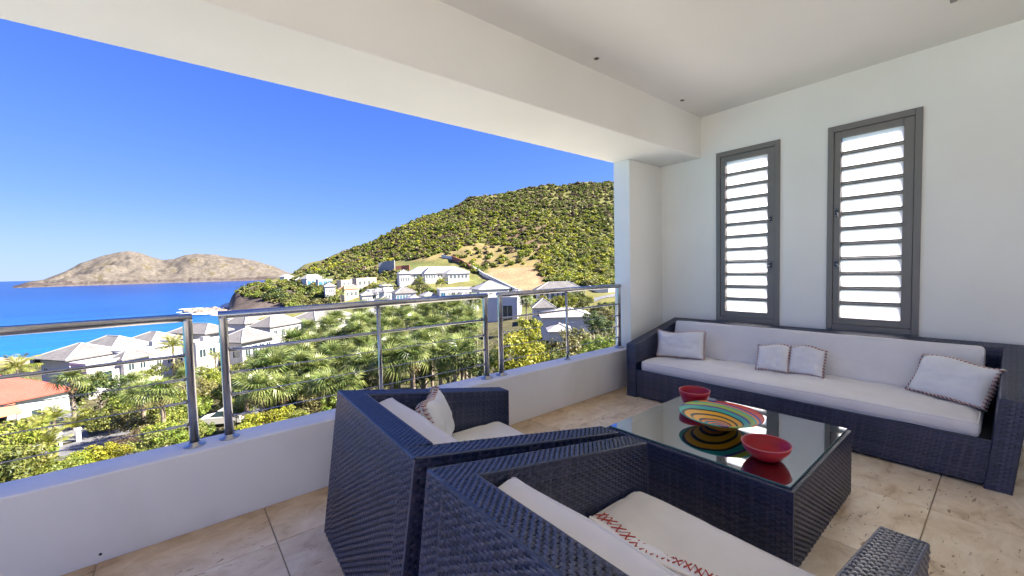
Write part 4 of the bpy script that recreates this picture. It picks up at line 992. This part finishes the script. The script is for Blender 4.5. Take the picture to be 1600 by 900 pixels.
# ================================================================== PLANTS
def leafmat(name, c0, c1, c2, rough=.5, trans=.3, objvar=.25):
    mt = mat(name, c1, rough, spec=.4)
    g = N(mt, 'ShaderNodeNewGeometry'); rp = ramp(mt, [(0, c0), (.5, c1), (1, c2)]); L(mt, g.outputs['Random Per Island'], rp.inputs[0])
    oi = N(mt, 'ShaderNodeObjectInfo'); hs = N(mt, 'ShaderNodeHueSaturation'); mr = N(mt, 'ShaderNodeMapRange', i_3=1-objvar, i_4=1+objvar); L(mt, oi.outputs['Random'], mr.inputs[0]); L(mt, mr.outputs[0], hs.inputs['Value'])
    mr2 = N(mt, 'ShaderNodeMapRange', i_3=.485, i_4=.515); ml = N(mt, 'ShaderNodeMath', operation='FRACT'); mm_ = N(mt, 'ShaderNodeMath', operation='MULTIPLY', i_1=7.31); L(mt, oi.outputs['Random'], mm_.inputs[0]); L(mt, mm_.outputs[0], ml.inputs[0]); L(mt, ml.outputs[0], mr2.inputs[0]); L(mt, mr2.outputs[0], hs.inputs['Hue'])
    L(mt, rp.outputs[0], hs.inputs['Color']); L(mt, hs.outputs[0], bsdf(mt).inputs['Base Color'])
    tr = N(mt, 'ShaderNodeBsdfTranslucent'); L(mt, hs.outputs[0], tr.inputs[0]); mx = N(mt, 'ShaderNodeMixShader', i_0=trans); L(mt, bsdf(mt).outputs[0], mx.inputs[1]); L(mt, tr.outputs[0], mx.inputs[2]); L(mt, mx.outputs[0], mt.node_tree.nodes['Material Output'].inputs[0])
    return mt
LM = dict(
 dark=leafmat('dark_leaf', (.03, .055, .016), (.07, .105, .03), (.14, .16, .04)),
 mid=leafmat('mid_leaf', (.075, .10, .022), (.15, .17, .04), (.26, .25, .06)),
 yellow=leafmat('yellow_leaf', (.13, .17, .016), (.27, .29, .028), (.43, .39, .035)),
 bright=leafmat('bright_leaf', (.10, .15, .02), (.20, .25, .035), (.33, .34, .06)),
 olive=leafmat('olive_leaf', (.10, .105, .03), (.18, .17, .055), (.28, .24, .09)),
 dry=leafmat('dry_twig_leaf', (.09, .07, .04), (.17, .125, .075), (.25, .19, .12)),
 palm=leafmat('palm_leaf', (.048, .085, .02), (.13, .178, .042), (.29, .32, .10), .36, .32, .35),
 palmdry=leafmat('dead_palm_leaf', (.20, .13, .06), (.28, .19, .09), (.34, .25, .13), .7, .2),
 coco=leafmat('feather_leaf', (.11, .15, .025), (.24, .26, .045), (.40, .37, .08), .4, .3))
M['bark'] = mat('grey_bark', (.2, .16, .12), .9); noise_col(M['bark'], (.12, .095, .07), (.30, .25, .195), 3, 6, stretch=(1, 1, .25), bump=.6, bscale=9, bdist=.03)
M['palm_bark'] = mat('palm_bark', (.3, .25, .19), .9); noise_col(M['palm_bark'], (.17, .125, .09), (.42, .35, .27), 3, 6, stretch=(.6, .6, 3.5), bump=.7, bscale=8, bdist=.03)
def leaves(centers, rad, n, size, rng, up=.35):
    """n small leaf quads round every clump centre"""
    m_ = len(centers)*n
    c = np.repeat(np.asarray(centers), n, 0); r = np.repeat(np.asarray(rad), n)
    d = rng.normal(size=(m_, 3)); d /= np.linalg.norm(d, axis=1)[:, None]
    rr_ = r*rng.uniform(.35, 1.0, m_)**.6
    p = c+d*rr_[:, None]*np.array((1, 1, .8))
    nr = d+rng.normal(size=(m_, 3))*.55+np.array((0, 0, up)); nr /= np.linalg.norm(nr, axis=1)[:, None]
    a = np.cross(nr, rng.normal(size=(m_, 3))); a /= np.linalg.norm(a, axis=1)[:, None]; b = np.cross(nr, a)
    s = size*rng.uniform(.6, 1.35, m_)[:, None]
    V = np.stack([p-a*s*.5, p+b*s*.32, p+a*s*.5, p-b*s*.32], 1).reshape(-1, 3)
    return V, np.arange(m_*4).reshape(-1, 4)
def crown_mesh(name, mt, seed, nclump=34, per=42, size=.17, flat=.8, crad=.26, up=.45):
    """crown of radius about 1 (x,y) and flat (z), centred; uneven outline of leaf clumps"""
    rng = np.random.default_rng(seed); cs, rs_ = [], []
    k = 0
    while len(cs) < nclump:
        d = rng.normal(size=3); d /= np.linalg.norm(d)
        lob = 1+.28*noise.noise(Vector(d*1.7)+Vector((seed*3.1, 0, 0)))
        r = rng.uniform(.45, .86)*lob
        p = d*r*np.array((1, 1, flat))
        if p[2] < -flat*.62: continue
        cs.append(p); rs_.append(crad*rng.uniform(.65, 1.3))
    V, F = leaves(cs, rs_, per, size, rng, up); return np_mesh(name, V, F, mt)
CROWNS = {}
for i, k in enumerate(('dark', 'mid', 'yellow', 'bright', 'olive', 'dry')):
    for v in range(2):
        CROWNS[k, v] = crown_mesh('crown', LM[k], 11+i*5+v, nclump=40, per=60 if k != 'dry' else 28, size=.115)
def limbs(seed, h, r, spread):
    rs = random.Random(seed); mb = MB(); mb.tube([(0, 0, -.3), (rs.uniform(-.1, .1), rs.uniform(-.1, .1), h*.5), (0, 0, h)], [r*1.25, r, r*.6], 7)
    for i in range(5):
        a = i*1.26+rs.random(); z0 = h*rs.uniform(.45, .9); q = spread*rs.uniform(.3, .5)
        mb.tube([(0, 0, z0), (math.cos(a)*q*.5, math.sin(a)*q*.5, z0+q*.5), (math.cos(a)*q, math.sin(a)*q, z0+q*.8)], [r*.5, r*.33, r*.12], 5)
    return mb.mesh('trunk', M['bark'], True)
TR = [limbs(k, 1.6, .11, 1.3) for k in range(3)]
ti = [0]
STEM = MB().tube([(0, 0, -.05), (.01, .01, .5), (0, 0, 1)], [.05, .045, .03], 6).mesh('stem', M['bark'], True)
def tree(px, py, depth, w_, h_, kind, label, group, name='leafy_tree', cat='tree'):
    """crown centre seen at px,py; crown w_ wide and h_ high (m)"""
    c = at(px, py, depth=depth); g = ground(c.x, c.y); ti[0] += 1; v = ti[0]
    zb = min(g, c.z-h_*.3)
    t = empty(name, (c.x, c.y, zb), v*1.7); tag(t, label, cat, group)
    k = max(.4, (c.z-zb)/1.75)
    if h_ < 2.1: inst('stem', STEM, t, (0, 0, 0), (0, 0, v), (1, 1, max(.15, c.z-zb-h_*.1)))
    else: inst('trunk', TR[v % 3], t, (0, 0, 0), (0, 0, v), (k*.6, k*.6, k*.9))
    inst('crown', CROWNS[kind, v % 2], t, (0, 0, c.z-zb), (0, 0, v*2.1), (w_/1.9, w_/1.9, h_/1.6))
    return t
# ---- fan palms
def fan_frond(seed, n=19, droop=.5, R_=1.0, pet=.52, dead=False):
    """petiole along +x, then a round fan of narrow blades"""
    rs = random.Random(seed); mb = MB(); pts = []
    for i in range(5):
        s = i/4*pet; pts.append(Vector((s, 0, .10*math.sin(s/pet*1.6)-.06*s*s)))
    mb.tube(pts, [.022, .018, .015, .012, .010], 4)
    c = pts[-1]
    for i in range(n):
        a = R(-118+236*i/(n-1)+rs.uniform(-3, 3)); l = R_*(1-.22*abs(a)/2.1)*rs.uniform(.88, 1.08)
        d = Vector((math.cos(a), math.sin(a), 0)); sd_ = Vector((-d.y, d.x, 0)); fold = .10*abs(math.sin(a))
        w0, w1 = .02, .062
        zt = -droop*rs.uniform(.6, 1.25)*l*.62
        q = [c+sd_*w0*.4, c-sd_*w0*.4]
        m1 = c+d*l*.55+Vector((0, 0, .05+fold-droop*.08)); e_ = c+d*l*(1-.18*droop)+Vector((0, 0, zt+fold))
        b = len(mb.v)
        mb.v += [tuple(c+sd_*.008), tuple(c-sd_*.008), tuple(m1-sd_*w1*.5), tuple(m1+sd_*w1*.5), tuple(e_)]
        mb.f += [(b, b+1, b+2, b+3), (b+3, b+2, b+4)]; mb.mi += [0, 0]
    return mb.mesh('frond' if not dead else 'dead_frond', LM['palmdry' if dead else 'palm'])
FF = [fan_frond(1, droop=.15, R_=.95), fan_frond(2, droop=.45), fan_frond(3, droop=.7), fan_frond(4, droop=.55, R_=1.1), fan_frond(5, droop=.95, R_=1.0)]
FD = [fan_frond(9, n=11, droop=1.2, R_=.8, dead=True)]
PT = []
for k in range(3):
    rs = random.Random(k+40); mb = MB(); pts = []; rr_ = []
    for i in range(14):
        z = i/13; pts.append((.05*math.sin(z*2+k)*z, .04*math.sin(z*3+k), z)); rr_.append((.155 if i % 2 else .135)*(1.25-.3*z if z < .8 else 1.05))
    mb.tube(pts, rr_, 9); PT.append(mb)
PTM = []
for mb in PT:
    me = mb.mesh('trunk', M['palm_bark'], True); PTM.append(me)
pi_ = [0]
def fan_palm(px, py, depth, size, label, group, nf=30, dead=4, name='fan_palm'):
    c = at(px, py, depth=depth); g = ground(c.x, c.y)-.3; pi_[0] += 1; k = pi_[0]; rs = random.Random(k*13)
    t = empty(name, (c.x, c.y, g), k*.9); tag(t, label, 'palm', group)
    H = max(.5, c.z-g)
    inst('trunk', PTM[k % 3], t, (0, 0, 0), (0, 0, k), (1.05, 1.05, H))
    for i in range(nf):
        f = (i+.5)/nf; el = 84-118*f**.9+rs.uniform(-9, 9); az = i*137.5+rs.uniform(-14, 14)
        mi = 0 if f < .22 else (1 if f < .5 else (3 if f < .7 else (2 if f < .85 else 4)))
        s = size*rs.uniform(.85, 1.12)*(.8 if f < .15 else 1)
        inst('frond', FF[mi], t, (0, 0, H-.1*f), (R(rs.uniform(-25, 25)), R(-el), R(az)), (s, s, s))
    for i in range(dead):
        inst('dead_frond', FD[0], t, (0, 0, H-.25), (0, R(58+rs.uniform(-8, 14)), R(i*97+rs.uniform(0, 60))), (size*.85,)*3)
    return t
# ---- feather palms
def feather(seed, n=20, Lf=1.0, arch=.55, wid=.30):
    mb = MB(); P = []
    for i in range(n+1):
        s = i/n; P.append(Vector((Lf*s*(1-.12*s), 0, arch*(1.15*s-1.75*s*s)*.6)))
    mb.tube(P[::2], [.02*(1-.8*i/(len(P[::2])-1)) for i in range(len(P[::2]))], 4)
    rs = random.Random(seed)
    for i in range(2, n+1):
        s = i/n; l = wid*math.sin(math.pi*min(1, .18+.82*s))**.7+.04; t_ = (P[min(i+1, n)]-P[i-1]).normalized()
        for sg in (1, -1):
            d = (t_*.75+Vector((0, sg, 0))+Vector((0, 0, -.25-.3*rs.random()))).normalized(); a = P[i]; e_ = a+d*l*rs.uniform(.85, 1.1)+Vector((0, 0, -.06*rs.random()))
            m1 = a.lerp(e_, .5)+Vector((0, 0, .02)); b = len(mb.v)
            mb.v += [tuple(a), tuple(m1+t_*.018), tuple(e_), tuple(m1-t_*.018)]; mb.f.append((b, b+1, b+2, b+3)); mb.mi.append(0)
    return mb.mesh('frond', LM['coco'])
FT = [feather(1), feather(2, arch=.8), feather(3, arch=.25)]
def feather_palm(px, py, depth, size, label, group, nf=16, base=None, name='coconut_palm', up=70, down=-20):
    c = at(px, py, depth=depth); g = ground(c.x, c.y)-.2; pi_[0] += 1; k = pi_[0]; rs = random.Random(k*17)
    t = empty(name, (c.x, c.y, g), k*1.1); tag(t, label, 'palm', group); H = max(.3, c.z-g)
    inst('trunk', PTM[k % 3], t, (0, 0, 0), (0, 0, k), (.85, .85, H))
    for i in range(nf):
        f = (i+.5)/nf; el = up+(down-up)*f+rs.uniform(-8, 8); s = size*rs.uniform(.85, 1.1)
        inst('frond', FT[i % 3], t, (0, 0, H), (R(rs.uniform(-20, 20)), R(-el), R(i*137.5+rs.uniform(-15, 15))), (s, s, s))
    return t
# ---- the palm grove
GG = 'fan palms of the grove below the terrace'
LG_ = 'fan palm in the dense grove between the shore villas and the bushes'
grove = []
for depth, py0, slope, x0, x1, n in ((74, 488, -.07, 560, 752, 9), (66, 498, -.075, 515, 752, 10), (58, 511, -.08, 475, 752, 10), (51, 527, -.085, 440, 748, 11), (44, 547, -.09, 405, 742, 11), (38, 568, -.075, 380, 735, 10), (33.5, 598, -.05, 368, 560, 6)):
    for i in range(n):
        px = x0+(x1-x0)*(i+.5)/n+random.uniform(-10, 10); grove.append((px, py0+slope*(px-560)+random.uniform(-7, 7), depth+random.uniform(-2, 2)))
for gi, (px, py, d) in enumerate(grove):
    fr = len(grove)-gi; lab = LG_
    if fr <= 6: lab = 'fan palm lowest at the front of the grove, '+('rightmost', 'fifth from left', 'fourth from left', 'third from left', 'second from left', 'leftmost')[fr-1]
    fan_palm(px, py, d, random.uniform(1.25, 1.6)*(.9 if d < 36 else 1.08), lab, GG, nf=24, dead=3 if d < 50 else 1)
# ---- single palms
GS = 'palms in the villa gardens'
feather_palm(27, 574, 60, 3.0, 'coconut palm with bright feather fronds behind the red roof', GS, 15)
fan_palm(111, 594, 44, 1.45, 'tall thin palm in front of the flat villa wing, leaning over the red roof', GS, 18, 5)
feather_palm(270, 541, 60, 2.3, 'leafy palm in front of the third grey roofed villa', GS, 18)
feather_palm(337, 558, 56, 1.6, 'small palm between the two close railing posts', GS, 13)
fan_palm(221, 617, 36, 1.25, 'fan palm with thick short trunk above the hedge', GS, 24, 3)
fan_palm(252, 612, 33, 1.25, 'fan palm with bare trunk just left of the railing post', GS, 24, 3)
fan_palm(205, 598, 44, 1.2, 'fan palm rising behind the dark hedge tree', GS, 20, 1)
fan_palm(290, 588, 46, 1.1, 'pale fan palm beside the railing post among mixed shrubs', GS, 20, 1)
fan_palm(822, 468, 92, 1.9, 'dark fan palm beside the house with the wide garage door', GS, 26, 5)
for k, (px, py) in enumerate(((607, 443), (656, 441), (690, 441))): feather_palm(px, py, 188, 4.2, 'bushy palm in front of the long white building, '+('leftmost', 'middle one', 'rightmost')[k], 'palms before the long white building', 13)
feather_palm(532, 458, 190, 4.0, 'palm beside the orange roofed villa on the headland', GS, 13)
for k, (px, py, d) in enumerate(((62, 672, 37), (84, 655, 39), (46, 683, 35), (76, 696, 33), (116, 668, 42))):
    feather_palm(px, py, d, 1.7, 'yellowish clumping palm by the driveway, '+('second from left', 'second from right', 'leftmost', 'middle one and lowest', 'rightmost')[k], 'clumping palms by the driveway', 18, name='clumping_palm', up=85, down=15)
feather_palm(66, 745, 22, 1.3, 'low feathery palm just beyond the parapet at the left', GS, 14, name='clumping_palm', up=80, down=5)
# ---- garden trees and shrubs:  px, py, depth, width, height, kind
ORD = 'leftmost second third fourth fifth sixth seventh eighth ninth tenth eleventh twelfth thirteenth'.split()
def many(lst, label, group, name, cat):
    n = len(lst)
    for k, a in enumerate(sorted(lst)):
        which = ORD[0] if k == 0 else ('rightmost' if k == n-1 else ORD[k]+' from left')
        tree(*a, label+', '+which, group, name, cat)
tree(156, 606, 46, 4.6, 3.6, 'dark', 'dark dense tree between the driveway and the flat villa wing', 'garden trees', 'leafy_tree')
many([(188, 640, 41, 3.6, 3.2, 'bright'), (205, 655, 38, 3.2, 3, 'olive'), (170, 655, 40, 3.4, 2.8, 'mid'), (196, 628, 45, 3.2, 3, 'mid'), (238, 655, 38, 3, 3, 'mid'), (262, 660, 37, 2.8, 2.6, 'bright'), (275, 640, 41, 3.2, 3, 'bright'), (232, 632, 44, 3.4, 3, 'olive'), (140, 650, 43, 2.4, 2.2, 'bright')],
     'tangled green shrub between villas and road', 'shrubs of the hedge belt', 'shrub', 'shrub')
many([(285, 625, 45, 3.4, 3, 'bright'), (318, 610, 48, 3.4, 3, 'olive'), (308, 638, 43, 2.6, 2.4, 'bright'), (330, 592, 52, 3, 2.8, 'bright'), (345, 618, 46, 3, 2.6, 'bright'), (368, 602, 47, 3.2, 3, 'mid'), (352, 585, 54, 3, 3, 'mid')],
     'olive green shrub behind the two close railing posts', 'shrubs behind the close railing posts', 'shrub', 'shrub')
many([(385, 632, 37, 2.8, 2.2, 'bright'), (368, 640, 39, 2.4, 2, 'yellow'), (430, 640, 34, 2.6, 2, 'dark'), (480, 640, 32, 2.8, 2.2, 'olive'), (520, 640, 32, 2.4, 2.4, 'bright'), (470, 620, 36, 2.8, 2.4, 'dark'), (540, 615, 36, 2.6, 2.4, 'bright'), (410, 615, 39, 2.6, 2.4, 'dark'), (560, 600, 38, 2.8, 2.4, 'dark'), (610, 590, 38, 2.8, 2.6, 'mid'), (660, 580, 38, 2.6, 2.6, 'dark'), (700, 574, 37, 2.4, 2.4, 'bright'), (745, 570, 36, 2.6, 2.6, 'dark')],
     'low green bush at the foot of the palms', 'bushes at the foot of the palm grove', 'bush', 'bush')
many([(400, 662, 23, 1.6, 1.3, 'yellow'), (420, 655, 23.5, 1.6, 1.4, 'yellow'), (443, 650, 24, 1.5, 1.2, 'yellow'), (385, 670, 22.5, 1.3, 1.1, 'yellow'), (465, 652, 24, 1.4, 1.2, 'bright')],
     'yellow green bush just over the parapet sill', 'yellow bushes below the parapet', 'bush', 'bush')
many([(132, 716, 24, 1.9, 1.2, 'yellow'), (158, 709, 24.5, 1.8, 1.2, 'yellow'), (184, 704, 25, 1.6, 1.1, 'yellow'), (112, 727, 23, 1.6, 1.1, 'bright')],
     'clipped yellow green hedge bush before the road', 'hedge bushes in front of the road', 'bush', 'bush')
many([(195, 690, 30, 2.0, 1.3, 'dry'), (212, 682, 31, 1.8, 1.3, 'dry'), (180, 692, 31, 1.6, 1, 'dry')], 'dry brown twiggy shrub beside the road', 'dry shrubs beside the road', 'dry_shrub', 'shrub')
many([(235, 690, 27, 2.4, 1.6, 'mid'), (270, 682, 28, 2.4, 1.6, 'bright'), (300, 672, 30, 2.2, 1.5, 'mid'), (222, 668, 33, 2.6, 2, 'olive'), (320, 672, 31, 1.8, 1.3, 'bright'), (252, 672, 32, 2.4, 1.8, 'bright')], 'green bush beside the leftmost railing posts', 'bushes above the sill', 'bush', 'bush')
many([(12, 690, 27, 3.2, 3, 'bright'), (20, 725, 22, 3.2, 2.6, 'bright'), (48, 722, 22, 2.4, 2.2, 'mid'), (-12, 740, 20, 3, 2.6, 'mid'), (90, 738, 21.5, 2.2, 1.6, 'bright')], 'round leafed pale green tree at the left edge', 'pale green trees at the left edge', 'leafy_tree', 'tree')
tree(802, 556, 30, 4.0, 3.4, 'yellow', 'largest yellow green tree just behind the right railing section', 'yellow trees', 'leafy_tree')
tree(842, 555, 33, 3.4, 3.0, 'yellow', 'yellow green tree right of the largest one, half behind the middle post', 'yellow trees', 'leafy_tree')
tree(826, 520, 44, 3.4, 3.2, 'yellow', 'yellow green tree behind the largest yellow tree, near the dark fan palm', 'yellow trees', 'leafy_tree')
tree(770, 570, 33, 2.6, 2.8, 'dark', 'dark bush between the grove and the yellow trees', 'yellow trees', 'leafy_tree')
many([(884, 540, 34, 3.2, 2.8, 'olive'), (905, 532, 38, 3, 2.8, 'olive'), (872, 566, 30, 2.2, 2, 'mid')], 'olive tree between yellow trees and column', 'olive trees near the column', 'leafy_tree', 'tree')
many([(935, 548, 28, 2.4, 2.2, 'bright'), (955, 540, 29, 2.4, 2.2, 'bright'), (915, 558, 27.5, 1.8, 1.6, 'bright')], 'fresh green hedge bush at the foot of the corner column', 'hedge by the corner column', 'bush', 'bush')
many([(938, 508, 52, 3.6, 2.6, 'dark'), (956, 495, 56, 3.4, 2.6, 'olive'), (925, 497, 58, 3, 2.2, 'dark'), (945, 480, 72, 3.4, 2.2, 'mid'), (962, 478, 74, 3, 2, 'mid'), (930, 484, 74, 2.6, 1.8, 'olive')], 'dark garden shrub below the hill road near the column', 'shrubs below the hill road', 'shrub', 'shrub')
many([(905, 464, 112, 5.4, 4, 'mid'), (893, 470, 108, 4, 3, 'yellow'), (880, 470, 112, 4, 3.2, 'yellow'), (912, 474, 100, 3.4, 2.4, 'mid')], 'bright shrub in front of the house with white balcony', 'shrubs before the white balcony', 'shrub', 'shrub')
many([(150, 590, 54, 2.6, 1.8, 'mid'), (222, 586, 56, 2.6, 2, 'bright'), (245, 578, 58, 2.6, 2, 'mid'), (285, 572, 60, 2.8, 2.2, 'olive'), (318, 580, 58, 2.6, 2, 'bright'), (372, 578, 56, 3, 2.2, 'mid'), (395, 566, 62, 3.4, 2.4, 'bright'), (425, 548, 74, 3.6, 2.4, 'mid'), (460, 534, 84, 3.8, 2.4, 'olive'), (505, 516, 96, 4, 2.4, 'mid')],
     'garden shrub hiding the foot of the shore villas', 'shrubs along the foot of the villas', 'shrub', 'shrub')
# ---- scrub on the headland and the hill
HG = {k: [crown_mesh('scrub', LM[k], 70+i*3+v, nclump=26, per=13, size=.30, crad=.42, up=.9) for v in range(2)] for i, k in enumerate(('dark', 'mid', 'yellow', 'bright', 'olive', 'dry'))}
def kind_at(px, py):
    n = noise.noise(Vector((px/60, py/45, 1.3))); r = random.random()
    if px > 820 and py > 340: ks = ('yellow', 'yellow', 'bright', 'mid', 'olive', 'yellow', 'dark')
    elif py < 330 and px > 700: ks = ('mid', 'olive', 'bright', 'dry', 'mid', 'bright', 'yellow')
    elif py > 425: ks = ('mid', 'bright', 'dark', 'olive', 'mid', 'bright')
    else: ks = ('mid', 'olive', 'bright', 'bright', 'dry', 'yellow', 'mid', 'olive')
    return ks[int((r*.65+.35*(n*.5+.5))*len(ks)) % len(ks)]
HILL = [(497, 411), (560, 385), (610, 361), (655, 338), (700, 319), (750, 303), (800, 294), (850, 289), (900, 284), (965, 279), (1010, 277), (1010, 452), (905, 448), (850, 440), (836, 414), (768, 418), (745, 428), (700, 402), (640, 406), (600, 408), (560, 424), (520, 427), (470, 428), (455, 430)]
HEAD = [(368, 458), (385, 445), (415, 440), (450, 434), (475, 441), (520, 446), (535, 462), (520, 478), (475, 482), (470, 488), (452, 486), (445, 475), (400, 468)]
LOW = [(520, 440), (560, 462), (640, 474), (740, 470), (745, 460), (690, 462), (660, 448), (620, 452), (590, 446)]
spots = []
def scatter(poly, n, smin, smax, thin=None):
    xs = [a for a, b in poly]; ys_ = [b for a, b in poly]; k = 0; tries = 0
    while k < n and tries < n*8:
        tries += 1; px, py = random.uniform(min(xs), max(xs)), random.uniform(min(ys_), max(ys_))
        if not inside(px, py, poly): continue
        if inside(px, py, BARE): continue
        if inside(px, py, DRYG) and random.random() < .84: continue
        if inside(px, py, RAVINE) and random.random() < .5: continue
        p = hit(px, py, 95)
        if p is None: continue
        d = (p-EYE).dot(FW); s = random.uniform(smin, smax)*random.choice((.7, 1, 1, 1.25)); spots.append((s/d, px, py, p, s, kind_at(px, py))); k += 1
scatter(HILL, 6400, 2.0, 4.5); scatter(HEAD, 260, 2.8, 5.0); scatter(LOW, 460, 2.0, 3.8); scatter([(452, 432), (520, 424), (600, 420), (640, 424), (640, 440), (560, 436), (470, 442)], 120, 2.4, 4.0); scatter([(740, 440), (840, 462), (925, 470), (925, 490), (830, 476), (740, 470)], 90, 1.8, 3.2)
scatter([(640, 338), (1010, 270), (1010, 300), (860, 300), (640, 362)], 380, 2.4, 4.6)
spots.sort(key=lambda a: -a[0])
GHL = 'scrub trees on the hill and headland'
for k, (q, px, py, p, s, kd) in enumerate(spots[:300]):
    o = inst('scrub_tree', HG[kd][k % 2], None, (p.x, p.y, p.z+s*.22), (0, 0, k*1.3), (s*.56, s*.56, s*.5))
    tag(o, 'round scrub tree growing on the hillside or headland behind the villas', 'tree', GHL)
for kd in HG:                                           # the rest of the scrub, one mass per foliage colour
    rng = np.random.default_rng(5); cs, rr_ = [], []; sz = []
    for (q, px, py, p, s, k2) in spots[300:]:
        if k2 != kd: continue
        for _ in range(9):
            d = rng.normal(size=3); d /= np.linalg.norm(d); d[2] = abs(d[2])*.9-.1
            cs.append(np.array(p)+d*s*.33*np.array((1, 1, .9))+np.array((0, 0, s*.12))); rr_.append(s*.24*rng.uniform(.7, 1.25))
    if not cs: continue
    V, F = leaves(cs, rr_, 15, 1.25, rng, .9); tag(inst('scrub', np_mesh('scrub', V, F, LM[kd])), kind='stuff')
# undergrowth that covers the slope below the grove and between the gardens
rng = np.random.default_rng(8); cs = []; rr_ = []
for _ in range(2600):
    d = random.uniform(14, 100); u = random.uniform(-1.35, .45); p = FH*d+RH*(u*d); px = 800+FPX*u
    z = ground(p.x, p.y); q = pix((p.x, p.y, z))
    if z < SEA+.8: continue
    if inside(q[0], q[1], [(0, 760), (0, 640), (60, 650), (90, 625), (118, 625), (125, 680), (200, 668), (350, 640), (430, 628), (430, 652), (345, 668), (205, 692), (110, 730)]): continue
    cs.append((p.x, p.y, z+.15)); rr_.append(random.uniform(.35, .9))
V, F = leaves(cs, rr_, 34, .26, rng); tag(inst('undergrowth', np_mesh('undergrowth', V, F, LM['mid'])), kind='stuff')
